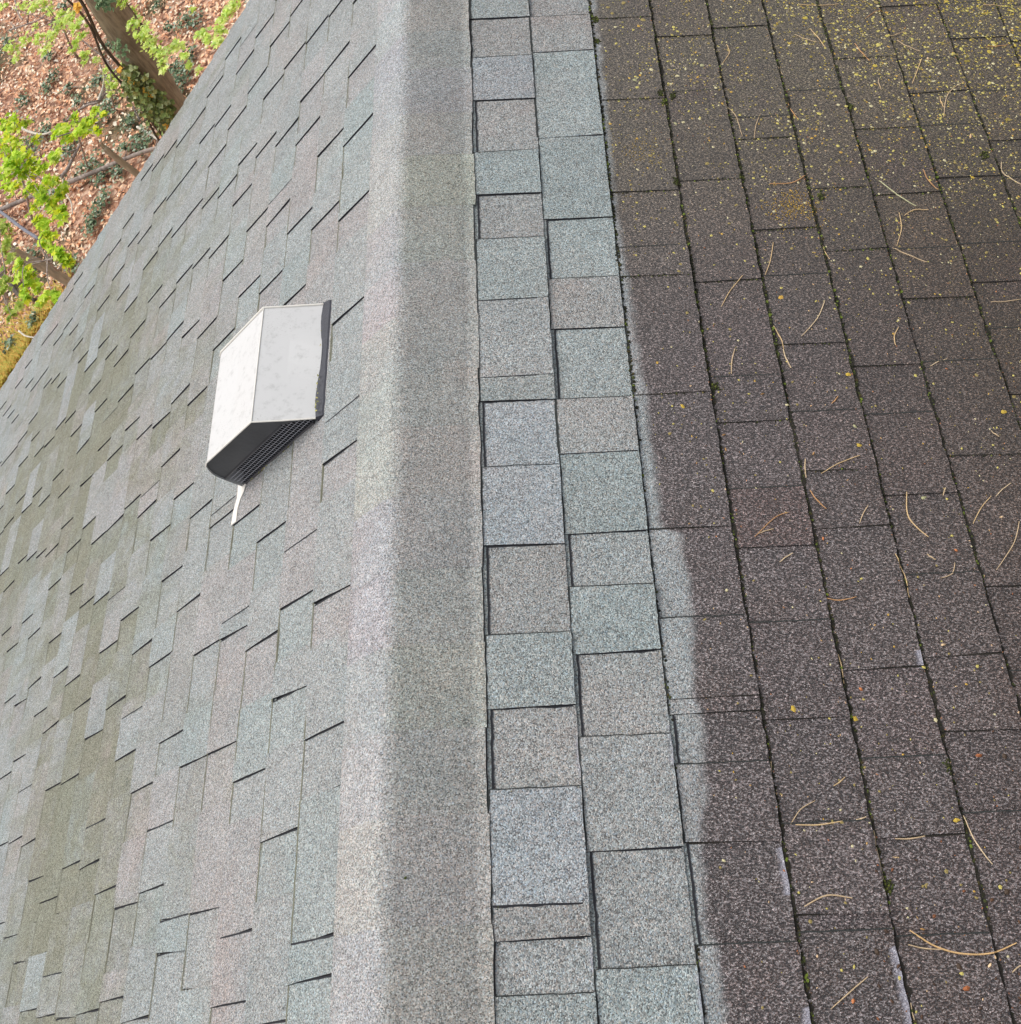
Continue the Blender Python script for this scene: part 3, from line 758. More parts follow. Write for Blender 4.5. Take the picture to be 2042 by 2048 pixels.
for (uv, kind) in [((0.913, 0.61), 'bud'), ((0.763, 0.54), 'orange'), ((1.007, 0.988), 'ylich'), ((0.851, 1.001), 'ylich'), ((0.852, 1.043), 'plich'), ((0.946, 0.89), 'plich'), ((1.073, 0.845), 'white'), ((0.977, 0.783), 'orange'), ((0.752, 0.814), 'orange'), ((0.766, 0.988), 'seed'), ((0.608, 1.005), 'seed'), ((0.693, 1.123), 'seed'), ((0.609, 1.037), 'seed'), ((0.779, 0.178), 'seed'), ((0.821, 0.099), 'brown'), ((0.818, 0.127), 'dark'), ((0.861, 0.127), 'white'), ((0.66, 0.088), 'orange'), ((0.706, 0.15), 'dark'), ((0.913, 0.224), 'dark'), ((0.925, 0.426), 'brown'), ((0.964, 0.423), 'dark'), ((1.263, 1.806), 'husk'), ((1.23, 2.072), 'white'), ((1.312, 2.28), 'ylich'), ((0.698, 2.067), 'plich'), ((0.614, 1.872), 'plich'), ((1.237, 1.682), 'ylich'), ((1.435, 2.043), 'ylich'), ((0.916, 2.142), 'ylich'), ((1.192, 2.097), 'plich'), ((0.744, 0.492), 'ylich'), ((0.864, 0.328), 'ylich'), ((0.648, 0.51), 'ylich'), ((0.539, 1.101), 'ylich'), ((0.535, 2.019), 'plich'), ((1.136, 1.066), 'ylich'), ((0.864, 1.164), 'ylich')]:
    if kind == 'ylich': disc(lc, uv[0], uv[1], .0052, (1.05, .85, .35), 9, .0012)
    if kind == 'plich': disc(lc, uv[0], uv[1], .0055, (.75, .85, 1.3), 10, .0010)
# a few dots on the washed rows too
for i in range(60):
    u, v = rng.uniform(.17, .45), rng.uniform(.0, 2.3)
    disc(lc, u, v, rng.uniform(.0004, .0009), (.8, .8, .5), 5)
tag(lc.build('lichen', m_lichen), 'yellow lichen flecks sprinkled over the brown shingle rows', 'lichen', kind='stuff')

bt = MB()
COLS = [(1.0, .62, .45), (1.15, 1.0, .85), (.55, .35, .25), (1.3, 1.25, 1.1), (.9, .45, .28), (.28, .2, .16), (1.0, .85, .5), (1.5, 1.45, 1.4)]
def bit(mb, c, L, Wd, ang, tint, lift=.0012):
    ax = Vector((math.cos(ang), math.sin(ang), 0)); ay = Vector((-math.sin(ang), math.cos(ang), 0)); az = Vector((SP, 0, CP))
    ax = (ax-az*ax.dot(az)).normalized(); ay = az.cross(ax)
    pr = [(-.5, 0), (-.2, .5), (.25, .42), (.5, 0), (.2, -.5), (-.25, -.4)]
    base = [c+ax*(a*L)+ay*(b*Wd*rng.uniform(.7, 1.2))+az*.0002 for a, b in pr]; top = c+az*lift*rng.uniform(.7, 1.4)
    for j in range(6): mb.face([base[j], base[(j+1) % 6], top], 0, tint)
for i in range(2300):
    r0 = rng.random()
    if r0 < .55:
        k = rng.randint(3, 12); u = EV[k]+rng.gauss(.003, .003); v = rng.uniform(.0, 2.5)
    else:
        u, v = rng.uniform(.5, 1.7), rng.uniform(0, 2.5)
    if u < clean_u(v)+.005: continue
    L = rng.uniform(.0015, .0050)
    bit(bt, P(1, u, v, top_n(u, v)), L, L*rng.uniform(.3, .7), rng.random()*6, rng.choice(COLS))
for i in range(70):      # dark wet crumbs near the bottom of the slope in view
    u, v = rng.uniform(.68, 1.0), abs(rng.gauss(0, .16))
    L = rng.uniform(.003, .008)
    bit(bt, P(1, u, v, top_n(u, v)), L, L*.6, rng.random()*6, rng.choice([(.10, .07, .06), (.22, .14, .10), (.4, .2, .12), (.15, .1, .08)]), .002)
tag(bt.build('plant_litter', m_bit), 'crumbs of bud scales and bark scattered on the brown shingles', 'litter', kind='stuff')

ORD = ['', 'first', 'second', 'third', 'fourth', 'fifth', 'sixth', 'seventh', 'eighth', 'ninth', 'tenth', 'eleventh', 'twelfth', 'thirteenth', 'fourteenth', 'fifteenth', 'sixteenth', 'seventeenth', 'eighteenth', 'nineteenth', 'twentieth'] + ['twenty-'+q for q in ('first', 'second', 'third', 'fourth', 'fifth', 'sixth', 'seventh', 'eighth', 'ninth')]
def row_of(u):
    for k in range(1, 24):
        if EV[k-1] <= u < EV[k]: return k
    return 1
NEEDLES = [[(0.962, 2.283), (1.058, 2.28)], [(0.973, 2.191), (0.985, 2.16), (0.997, 2.12)], [(0.934, 2.172), (0.981, 2.14)], [(1.069, 2.13), (1.092, 2.067)], [(1.115, 2.221), (1.137, 2.241), (1.161, 2.25)], [(1.148, 2.155), (1.203, 2.176)], [(1.174, 2.144), (1.219, 2.102)], [(1.216, 2.073), (1.193, 2.025), (1.175, 1.988)], [(1.098, 2.003), (1.097, 1.965)], [(1.22, 1.872), (1.248, 1.948), (1.299, 1.99)], [(1.228, 1.942), (1.228, 1.905)], [(0.766, 2.144), (0.768, 2.111), (0.744, 2.072)], [(0.734, 1.925), (0.751, 1.897), (0.757, 1.826)], [(0.809, 1.898), (0.782, 1.816)], [(0.876, 1.929), (0.89, 1.877)], [(0.794, 1.675), (0.846, 1.676), (0.88, 1.702)], [(1.032, 1.678), (1.062, 1.636), (1.095, 1.6)], [(1.133, 1.705), (1.137, 1.671), (1.15, 1.643)], [(1.064, 1.574), (1.087, 1.589), (1.118, 1.588)], [(1.055, 1.585), (1.051, 1.541), (1.03, 1.49)], [(1.02, 1.486), (1.044, 1.465), (1.08, 1.441)], [(1.313, 1.729), (1.308, 1.693), (1.335, 1.656)], [(0.776, 1.509), (0.762, 1.459), (0.745, 1.42)], [(0.698, 1.417), (0.645, 1.34)], [(0.852, 1.345), (0.829, 1.301), (0.791, 1.259)], [(0.984, 1.273), (0.971, 1.251), (0.969, 1.229)], [(1.185, 1.335), (1.249, 1.339)], [(0.876, 1.495), (0.884, 1.458)], [(0.741, 1.288), (0.75, 1.256), (0.753, 1.231)], [(0.875, 2.062), (0.883, 2.032)], [(1.41, 2.263), (1.465, 2.266)], [(1.38, 2.113), (1.432, 2.114)], [(0.657, 1.234), (0.642, 1.174)], [(0.751, 1.231), (0.759, 1.185)], [(1.063, 1.196), (1.025, 1.178)], [(0.848, 0.979), (0.772, 0.945)], [(0.749, 0.977), (0.744, 0.938)], [(0.746, 0.912), (0.754, 0.892), (0.768, 0.872)], [(0.918, 0.902), (0.911, 0.85), (0.936, 0.811)], [(0.842, 0.875), (0.82, 0.84)], [(0.699, 0.866), (0.675, 0.858), (0.633, 0.821)], [(0.668, 0.835), (0.641, 0.827)], [(0.694, 0.787), (0.669, 0.771)], [(0.735, 0.701), (0.76, 0.696), (0.787, 0.701)], [(0.969, 0.759), (0.959, 0.738), (0.937, 0.73)], [(1.108, 0.913), (1.074, 0.887)], [(1.066, 0.888), (1.043, 0.866), (1.02, 0.834)], [(1.101, 0.835), (1.081, 0.794), (1.037, 0.743)], [(0.869, 0.778), (0.878, 0.738), (0.876, 0.697)], [(0.926, 0.778), (0.938, 0.767)], [(0.737, 0.6), (0.739, 0.578), (0.738, 0.55)], [(1.101, 1.025), (1.113, 1.012)], [(0.988, 0.907), (0.981, 0.892)], [(0.82, 1.098), (0.835, 1.114)], [(0.657, 0.365), (0.633, 0.353), (0.614, 0.331)], [(0.621, 0.33), (0.693, 0.333)], [(0.614, 0.214), (0.649, 0.228), (0.685, 0.223)], [(0.686, 0.118), (0.661, 0.102), (0.627, 0.079)], [(0.76, 0.177), (0.792, 0.154), (0.829, 0.143), (0.87, 0.143), (0.908, 0.155)], [(0.753, 0.158), (0.799, 0.15)], [(0.877, 0.335), (0.886, 0.295), (0.902, 0.263)], [(0.6, 0.428), (0.598, 0.378)], [(0.737, 0.318), (0.737, 0.284), (0.738, 0.245)], [(0.758, 0.279), (0.767, 0.278)], [(0.767, 0.305), (0.812, 0.307)], [(0.74, 0.083), (0.741, 0.057)], [(0.713, 0.334), (0.729, 0.338)], [(0.907, 0.126), (0.892, 0.117)], [(0.689, 0.386), (0.709, 0.399)]]
items = []
for pl in NEEDLES:
    mid = pl[len(pl)//2]
    length = sum(math.dist(a, b) for a, b in zip(pl, pl[1:]))
    straight = math.dist(pl[0], pl[-1])
    cols = [('tan', (1.0, 1.0, 1.0)), ('straw-coloured', (1.15, 1.1, .95)), ('orange-brown', (.95, .70, .50)), ('pale tan', (1.2, 1.25, 1.3))]
    cn, ct = cols[rng.choice([0, 0, 1, 2, 3])]
    if abs(pl[0][0]-1.032) < .002: cn, ct = 'pale grey-green', (.95, 1.25, 1.2)
    if len(pl) == 5: cn, ct = 'golden tan', (1.15, 1.0, .75)
    items.append(dict(pl=pl, mid=mid, L=length, bent=length > straight*1.012, cn=cn, ct=ct, row=row_of(mid[0])))
for r_ in set(i['row'] for i in items):
    rw = sorted([i for i in items if i['row'] == r_], key=lambda i: -i['mid'][1])
    for q, i in enumerate(rw): i['ord'] = q+1; i['tot'] = len(rw)
for it in items:
    pl = it['pl']
    # smooth the polyline
    pts = []
    if len(pl) == 2: 
        a, b = pl; m = ((a[0]+b[0])/2+(b[1]-a[1])*.04, (a[1]+b[1])/2-(b[0]-a[0])*.04); pl = [a, m, b]
    ext = [pl[0]]+list(pl)+[pl[-1]]
    for i in range(1, len(ext)-2):
        p0, p1, p2, p3 = ext[i-1:i+3]
        for q in range(6):
            t = q/6
            pts.append(tuple(.5*((2*p1[c])+(-p0[c]+p2[c])*t+(2*p0[c]-5*p1[c]+4*p2[c]-p3[c])*t*t+(-p0[c]+3*p1[c]-3*p2[c]+p3[c])*t**3) for c in (0, 1)))
    pts.append(pl[-1])
    nb = MB()
    n = len(pts)
    hmax = max(top_n(*p) for p in pts)
    P3 = [P(1, p[0], p[1], max(top_n(*p)+.0012, hmax-.004)+.0006*math.sin(i*1.1)) for i, p in enumerate(pts)]
    base = sum(P3, Vector())/n
    P3 = [p-base for p in P3]
    r0 = rng.uniform(.0007, .00105) if len(it['pl']) < 5 else .0012
    nb.tube(P3, [r0*(.55+.6*math.sin(math.pi*(.12+.8*i/(n-1)))) for i in range(n)], 5, tint=it['ct'])
    o = nb.build('pine_needle', m_needle); o.location = base
    size = 'long' if it['L'] > .13 else ('short' if it['L'] < .05 else 'mid-length')
    sh = 'bent' if it['bent'] else 'straight'
    rw_ = f"{ORD[it['row']]} shingle row from ridge"
    lab = f"{size} {sh} {it['cn']} pine needle, {ORD[it['ord']]} from top in the {rw_}"
    if it['tot'] == 1: lab = f"{size} {sh} {it['cn']} pine needle, the only one in the {rw_}"
    tag(o, lab, 'pine needle', 'pine needles fallen on the brown shingles')
sk = {'bud': ('bud_scale', .010, .0042, (1.6, 1.6, 1.5), 'cream bud scale'), 'orange': ('leaf_scrap', .0075, .005, (1.1, .55, .32), 'small orange leaf scrap'),
      'white': ('bud_scale', .0085, .0045, (1.7, 1.7, 1.65), 'whitish bud scale'), 'seed': ('seed', .0085, .0028, (1.1, .85, .5), 'small tan seed'),
      'brown': ('leaf_scrap', .012, .0065, (.75, .35, .2), 'curled red-brown leaf scrap'), 'dark': ('bark_crumb', .010, .007, (.12, .10, .09), 'dark bark crumb'),
      'husk': ('husk', .016, .005, (1.2, 1.1, 1.0), 'curled pale husk')}
sl = [(uv, k) for uv, k in [((0.913, 0.61), 'bud'), ((0.763, 0.54), 'orange'), ((1.007, 0.988), 'ylich'), ((0.851, 1.001), 'ylich'), ((0.852, 1.043), 'plich'), ((0.946, 0.89), 'plich'), ((1.073, 0.845), 'white'), ((0.977, 0.783), 'orange'), ((0.752, 0.814), 'orange'), ((0.766, 0.988), 'seed'), ((0.608, 1.005), 'seed'), ((0.693, 1.123), 'seed'), ((0.609, 1.037), 'seed'), ((0.779, 0.178), 'seed'), ((0.821, 0.099), 'brown'), ((0.818, 0.127), 'dark'), ((0.861, 0.127), 'white'), ((0.66, 0.088), 'orange'), ((0.706, 0.15), 'dark'), ((0.913, 0.224), 'dark'), ((0.925, 0.426), 'brown'), ((0.964, 0.423), 'dark'), ((1.263, 1.806), 'husk'), ((1.23, 2.072), 'white'), ((1.312, 2.28), 'ylich'), ((0.698, 2.067), 'plich'), ((0.614, 1.872), 'plich'), ((1.237, 1.682), 'ylich'), ((1.435, 2.043), 'ylich'), ((0.916, 2.142), 'ylich'), ((1.192, 2.097), 'plich'), ((0.744, 0.492), 'ylich'), ((0.864, 0.328), 'ylich'), ((0.648, 0.51), 'ylich'), ((0.539, 1.101), 'ylich'), ((0.535, 2.019), 'plich'), ((1.136, 1.066), 'ylich'), ((0.864, 1.164), 'ylich')] if k in sk]
byrow = {}
for uv, k in sl: byrow.setdefault((row_of(uv[0]), k), []).append(uv)
for (r_, k), L in byrow.items():
    L.sort(key=lambda p: -p[1])
    nm, ln, wd, tc, ds = sk[k]
    for q, uv in enumerate(L):
        mb = MB(); bit(mb, Vector((0, 0, 0)), ln, wd, rng.random()*3, tc, .0032)
        o = mb.build(nm, m_bit); o.location = P(1, uv[0], uv[1], top_n(*uv)+.0006)
        where = f"in the {ORD[r_]} shingle row right of ridge"
        tag(o, f"{ds} {where}" if len(L) == 1 else f"{ds}, {ORD[q+1]} from the top {where}", {'bud_scale': 'bud scale', 'leaf_scrap': 'leaf scrap', 'seed': 'seed', 'bark_crumb': 'bark crumb', 'husk': 'husk'}[nm])

# ------------------------------------------------------------------ THE WOODLAND FLOOR
def gz(x, y): return GROUND_Z + .12*noise.noise(Vector((x*.25, y*.25, 0)))
gm = MB()
xs = [-150, -80, -45, -30]+[-24+i*.8 for i in range(31)]+[4, 12, 30, 80, 150]
ys = [-150, -60, -20, -6, 0]+[3+i*.8 for i in range(26)]+[28, 40, 80, 150]
for i in range(len(xs)-1):
    for j in range(len(ys)-1):
        q = [(xs[i], ys[j]), (xs[i+1], ys[j]), (xs[i+1], ys[j+1]), (xs[i], ys[j+1])]
        gm.face([Vector((a, b, gz(a, b)-.01)) for a, b in q])
tag(gm.build('ground', m_ground, weld=True), kind='structure')

rng = random.Random(77)
def leaf(mb, c, L, Wd, nrm, ang, tint, fold=.25, pts=5):
    nrm = nrm.normalized(); a = Vector((math.cos(ang), math.sin(ang), 0)); ax = (a-nrm*a.dot(nrm)).normalized(); ay = nrm.cross(ax)
    tip = c+ax*L*.55; tail = c-ax*L*.45
    l1, r1 = c+ay*Wd*.5+nrm*Wd*fold, c-ay*Wd*.5+nrm*Wd*fold
    mb.face([tail, r1, tip], 0, tint); mb.face([tail, tip, l1], 0, tint)
LC = [(1.15, .70, .42), (1.1, .60, .34), (1.18, .92, .64), (.82, .40, .22), (1.18, 1.08, .88), (.42, .20, .11), (1.15, .76, .48), (1.18, 1.0, .74)]
lm = MB()
n = 0
while n < 46000:
    x, y = rng.uniform(-15, -3.2), rng.uniform(4.5, 20)
    if x > -4.2 and y < 8: continue
    g = noise.noise(Vector((x*.5, y*.5, 7)))
    if g > .28 and rng.random() < .4: continue
    s = rng.uniform(.045, .095)
    leaf(lm, Vector((x, y, gz(x, y)+rng.uniform(.005, .035))), s, s*rng.uniform(.4, .75), Vector((rng.gauss(0, .45), rng.gauss(0, .45), 1)), rng.random()*6.28, rng.choice(LC), rng.uniform(-.1, .35)); n += 1
tag(lm.build('leaf_litter', m_litter), 'carpet of fallen orange-brown leaves on the woodland floor', 'leaf litter', kind='stuff')

im = MB()
IC = [(.13, .20, .10), (.20, .29, .15), (.32, .42, .26), (.07, .10, .05), (.50, .60, .46)]
IVY = [(110, 395, 26), (200, 165, 14), (225, 95, 12), (65, 290, 30), (40, 330, 25), (140, 300, 20), (215, 225, 22), (180, 335, 26), (205, 355, 20), (105, 115, 9), (110, 155, 12), (95, 178, 10), (50, 205, 14),
       (190, 440, 18), (210, 400, 16), (185, 455, 14), (240, 350, 14), (255, 300, 14), (380, 50, 18), (400, 55, 14), (360, 150, 20), (375, 160, 22), (390, 120, 16), (285, 285, 14), (345, 65, 8), (265, 250, 14), (90, 265, 14),
       (140, 180, 8), (20, 90, 14), (30, 250, 12), (160, 205, 9), (320, 20, 8), (300, 290, 20), (150, 530, 14), (60, 520, 20), (130, 20, 10), (370, 180, 18), (25, 690, 12), (70, 640, 10), (330, 190, 8)]
for px, py, rp in IVY:
    c = at(px, py, GROUND_Z); d = (c-CAM).length; rad = rp/2048*d
    for i in range(int(12+rp*4.2)):
        x, y = c.x+rng.gauss(0, rad*.6), c.y+rng.gauss(0, rad*.75)
        s = rng.uniform(.04, .065)
        leaf(im, Vector((x, y, gz(x, y)+rng.uniform(.04, .12))), s, s*rng.uniform(.8, 1.1), Vector((rng.gauss(0, .3), rng.gauss(0, .3), 1)), rng.random()*6.28, rng.choice(IC), .15)
for i in range(1500):
    x, y = rng.uniform(-15, -3.5), rng.uniform(5, 20)
    if noise.noise(Vector((x*.8, y*.8, 3))) < .05: continue
    s = rng.uniform(.04, .07)
    leaf(im, Vector((x, y, gz(x, y)+rng.uniform(.03, .08))), s, s, Vector((rng.gauss(0, .3), rng.gauss(0, .3), 1)), rng.random()*6.28, rng.choice(IC), .1)
tag(im.build('ivy_ground_cover', m_ivy), 'patches of dark green ivy creeping through the fallen leaves', 'ivy', kind='stuff')
# golden grass tufts by the gable
gg = MB()
for i in range(5200):
    px, py = rng.gauss(30, 45), rng.gauss(745, 75)
    px = max(-120, min(140, px)); lim = 780-1.538*px
    py = lim-abs(rng.gauss(0, 28))
    if rng.random() < .35: px = rng.uniform(-60, 60); py = 760-1.0*px*.6-abs(rng.gauss(0, 60))
    c = at(px, py, GROUND_Z)
    if c.y < 4: continue
    h = rng.uniform(.05, .13); a = rng.random()*6.28; t = Vector((math.cos(a)*h*.9, math.sin(a)*h*.9, h*.7)); sd_ = Vector((-math.sin(a), math.cos(a), 0))*.010
    b = Vector((c.x, c.y, gz(c.x, c.y)+.02))
    gg.face([b-sd_, b+sd_, b+t], 0, rng.choice([(.95, .66, .16), (1.0, .72, .20), (.72, .62, .12), (.62, .68, .14), (.86, .52, .12)]))
tag(gg.build('grass', m_litter), 'golden mossy grass on the ground beside the gable edge', 'grass', kind='stuff')

# ------------------------------------------------------------------ trees
def path(pxs, y0, slope=0.0):
    return [atY(px, py, y0) for px, py in pxs]
def curve(pts, n=6):
    ext = [pts[0]*2-pts[1]]+list(pts)+[pts[-1]*2-pts[-2]]; out = []
    for i in range(1, len(ext)-2):
        p0, p1, p2, p3 = ext[i-1:i+3]
        for q in range(n):
            t = q/n; out.append(.5*((2*p1)+(-p0+p2)*t+(2*p0-5*p1+4*p2-p3)*t*t+(-p0+3*p1-3*p2+p3)*t**3))
    out.append(pts[-1]); return out
def shift(pts, base): return [Vector(p)-base for p in pts]
GC = [(.68, .92, .06), (.82, 1.04, .10), (.54, .80, .05), (.92, 1.08, .22), (.44, .66, .06), (.96, 1.0, .06)]
GC2 = [(.84, 1.02, .24), (.98, 1.12, .36), (.70, .90, .18), (1.05, 1.15, .50), (.74, .96, .30)]
def cluster(mb, c, rad, n, size, cols, base, flat=.6):
    for i in range(n):
        d = Vector((rng.gauss(0, 1), rng.gauss(0, 1), rng.gauss(0, flat)))*rad*.55
        s = size*rng.uniform(.6, 1.25)
        p = c+d; nr = Vector((rng.gauss(0, .5), rng.gauss(0, .5), 1)); a0 = rng.random()*6.28; t = rng.choice(cols)
        # three-lobed spring leaf
        for da, k in ((0, 1.0), (.95, .75), (-.95, .75)):
            dv = Vector((math.cos(a0+da), math.sin(a0+da), 0))*s*.25*k
            leaf(mb, p+dv-base, s*.75*k, s*.42*k, nr, a0+da, t, .12)
def sprays(mb, spots, z, size, cols, base, dens=1.0, leafs=None):
    cs = []
    for px, py, rp, nn in spots:
        zz = z+rng.uniform(-.25, .25)
        c = at(px, py, zz); d = (c-CAM).length
        cluster(mb, c, rp/2048*d, max(4, int(nn*dens*2.4)), size*.92, cols, base)
        cs.append(c)
    return cs

# big leaning-looking trunk with ivy
Yt = 10.2
tp = [atY(430, 330, Yt)]
bx = at(425, 325, GROUND_Z); Yt = bx.y
tpx = [(425, 325), (345, 222), (300, 150), (255, 75), (212, 5), (165, -70), (110, -160)]
pts = [atY(a, b, Yt) for a, b in tpx]
base = Vector((pts[0].x, pts[0].y, GROUND_Z-.05)); pts[0] = base.copy()
top = pts[-1]+Vector((.1, .1, 2.2))
pts += [pts[-1]+Vector((-.05, .1, 1.2)), top]
big = empty('tree', base, 'thick brown tree trunk wrapped in ivy, rising at the gable edge', 'tree')
dist = (pts[2]-CAM).length
r0 = 27/2048*dist*1.05
cp = curve(shift(pts, base), 6)
tb = MB(); tb.tube(cp, [r0*(1.25-.5*i/len(cp)) for i in range(len(cp))], 18, wob=.10)
t_ = tb.build('trunk', m_bark, None, smooth=True, weld=True); t_.parent = big
# long dark limbs / vine stems running beside the trunk
vb_ = MB()
side = Vector((-.9, -.35, 0)).normalized()
for off, rr_, ph in ((1.35, .030, 0), (1.75, .022, 1.3), (-1.12, .024, 2.0)):
    q = [p+side*r0*off*(1+.12*math.sin(i*.45+ph)) for i, p in enumerate(cp[2:-10])]
    vb_.tube(q, [rr_*.65]*len(q), 7)
o = vb_.build('vine', mat_bark('dark_vine_bark', (.07, .05, .035), (.16, .12, .08))); o.parent = big
iv = MB()
for i in range(1500):
    px = rng.uniform(270, 350); tt = (px-270)/80; cy = 165+tt*75
    py = cy+rng.gauss(0, 16)-6
    if px > 330 and py < 190: continue
    p = atY(px-14+rng.gauss(0, 8), py, Yt-.28+rng.gauss(0, .08))
    s = rng.uniform(.04, .075)
    leaf(iv, p-base, s, s, Vector((rng.gauss(.2, .5), rng.gauss(-.6, .4), .7)), rng.random()*6.28, rng.choice([(.28, .36, .10), (.40, .50, .16), (.20, .26, .08), (.60, .68, .34), (.36, .34, .10), (.15, .17, .06)]), .2)
for i in range(90):
    px, py = rng.choice([(205, 6), (212, 8), (240, 98)])
    p = atY(px+rng.gauss(0, 9), py+rng.gauss(0, 9), Yt-.35)
    s = rng.uniform(.04, .06); leaf(iv, p-base, s, s, Vector((rng.gauss(0, .5), -.6, .7)), rng.random()*6.28, rng.choice([(.26, .40, .20), (.50, .66, .36), (.30, .44, .22)]), .2)
for px, py in ((153, 15), (155, 12), (157, 18), (288, 180), (262, 160), (300, 185), (335, 255), (338, 258), (331, 250), (240, 140)):
    for j in range(4):
        p = atY(px+rng.gauss(0, 3), py+rng.gauss(0, 3), Yt-.4); s = .065
        leaf(iv, p-base, s, s*.8, Vector((0, -.6, .7)), rng.random()*6.28, (1.15, .66, .10), .1)
o = iv.build('ivy', m_ivy); o.parent = big; o['label'] = 'olive and yellowing ivy climbing the trunk'
cr = MB()
sp = [(260, 25, 12, 18), (268, 48, 14, 24), (285, 70, 15, 26), (300, 85, 15, 24), (315, 100, 13, 18), (325, 125, 9, 10), (345, 95, 12, 16), (360, 92, 10, 14), (372, 110, 9, 9), (290, 60, 9, 10), (400, 70, 10, 15), (418, 75, 12, 20), (435, 85, 10, 16), (440, 60, 9, 12),
      (445, 40, 10, 16), (455, 25, 11, 18), (470, 8, 11, 18), (462, -8, 12, 16), (325, 110, 7, 7), (245, 5, 10, 12), (385, 20, 6, 4), (380, 130, 8, 6), (400, 140, 7, 5), (330, 140, 6, 5)]
sprays(cr, sp, -3.3, .085, GC2, base)
for i in range(46):
    c = top+Vector((rng.gauss(0, 1.3), rng.gauss(.3, 1.3), rng.uniform(-.8, 1.6))); cluster(cr, c, .3, 12, .08, GC2, base)
br = MB()
for i in range(7):
    a = i*.9; e = top+Vector((math.cos(a)*1.5, math.sin(a)*1.5, rng.uniform(.3, 1.3))); s_ = pts[-2]+Vector((0, 0, .15*i-.2))
    br.tube(shift(curve([s_, (s_+e)/2+Vector((0, 0, .2)), e], 4), base), [.05-.005*j for j in range(9)], 6)
o = br.build('branch', m_bark); o.parent = big
o = cr.build('crown', m_green); o.parent = big

# understory tree with lime leaves, upper left
def sapling(basepx, label, spots, z, size, cols, trunkpx, rad, dens=1.0, barkm=m_twig, twig=True, extra=None):
    b0 = at(basepx[0], basepx[1], GROUND_Z); base = Vector((b0.x, b0.y, GROUND_Z-.05))
    root = empty('sapling', base, label, 'sapling')
    # stem rises from the ground to the leaf height
    goal = at(*trunkpx[-1], z)
    pts = [base.copy()]
    for i, (a, b) in enumerate(trunkpx): pts.append(at(a, b, GROUND_Z+(z-GROUND_Z)*(i+1)/len(trunkpx)))
    cp = curve(pts, 5)
    tb = MB(); tb.tube(shift(cp, base), [rad*(1-.65*i/len(cp)) for i in range(len(cp))], 8, wob=.1)
    o = tb.build('trunk', barkm, smooth=True, weld=True); o.parent = root
    cm = MB(); cs = sprays(cm, spots, z, size, cols, base, dens)
    o = cm.build('crown', m_green); o.parent = root
    if twig:
        for c in cs[::3]:
            k = min(range(len(cp)), key=lambda i: (cp[i]-c).length+ (.6 if cp[i].z < GROUND_Z+1 else 0))
            s_ = cp[k]; m_ = (s_+c)/2+Vector((rng.gauss(0, .06), rng.gauss(0, .06), .05))
            tw = MB(); tw.tube(shift(curve([s_, m_, c], 4), base), [.0065-.0005*j for j in range(9)], 5)
            o = tw.build('twig', barkm); o.parent = root
    return root
sapling((150, 110), 'small tree with pale lime leaves left of the thick trunk',
        [(45, 14, 10, 12), (70, 8, 12, 18), (90, 15, 11, 16), (85, 3, 10, 12), (110, 60, 12, 14), (125, 45, 13, 20), (140, 35, 12, 20), (150, 55, 12, 18), (120, 30, 9, 9), (50, 80, 11, 14), (75, 78, 12, 18), (95, 90, 11, 14), (88, 105, 8, 9), (30, 95, 11, 14), (18, 92, 7, 6),
         (105, 70, 9, 8), (165, 70, 9, 12), (170, 110, 8, 10), (150, 85, 9, 8), (35, 112, 7, 6), (28, 120, 5, 4), (145, 100, 8, 8), (170, 125, 6, 5), (195, 120, 5, 4), (5, 12, 7, 9), (100, 22, 8, 8), (60, 20, 7, 6), (70, 55, 6, 4), (160, 40, 8, 8)],
        -3.4, .085, GC2, [(140, 90), (128, 60), (115, 40)], .022)
sapling((225, 215), 'slim seedling with lime leaves beside a white vine',
        [(212, 140, 7, 12), (220, 155, 9, 18), (225, 172, 9, 18), (222, 188, 6, 8), (232, 160, 6, 8), (215, 165, 6, 8), (245, 128, 5, 6), (190, 118, 6, 5), (235, 95, 5, 6), (240, 90, 5, 6)],
        -4.4, .07, GC2, [(224, 200), (221, 170)], .012)
sapling((170, 330), 'small maple with bright yellow-green leaves in the middle of the leaf litter',
        [(120, 255, 11, 12), (130, 265, 12, 16), (140, 275, 10, 12), (155, 245, 9, 10), (165, 250, 9, 11), (160, 265, 11, 12), (175, 262, 10, 10), (180, 235, 7, 7), (190, 220, 7, 7), (195, 262, 8, 8), (205, 228, 5, 4), (150, 232, 6, 5), (115, 268, 8, 7), (185, 245, 8, 7)],
        -2.6, .088, GC, [(165, 300), (152, 262)], .014)
sapling((60, 440), 'leafy maple sapling with the densest bright green crown at the left edge',
        [(10, 245, 12, 12), (30, 248, 13, 14), (50, 246, 8, 7), (20, 262, 10, 8), (12, 285, 15, 16), (30, 290, 14, 14), (15, 310, 16, 22), (40, 315, 16, 22), (25, 330, 16, 20), (60, 325, 12, 14), (70, 335, 12, 14), (50, 345, 14, 14), (10, 345, 14, 14), (75, 345, 9, 10), (90, 335, 7, 5), (70, 278, 8, 7), (108, 312, 10, 12), (105, 320, 7, 6),
         (30, 370, 14, 14), (60, 375, 9, 9), (15, 372, 12, 10), (85, 395, 12, 12), (110, 365, 10, 10), (125, 378, 10, 12), (118, 392, 10, 10), (80, 380, 9, 9), (105, 410, 9, 9), (115, 425, 9, 10), (125, 420, 8, 9), (128, 432, 7, 7), (95, 360, 8, 6), (55, 385, 8, 7)],
        -2.4, .092, GC, [(55, 400), (40, 340)], .02)
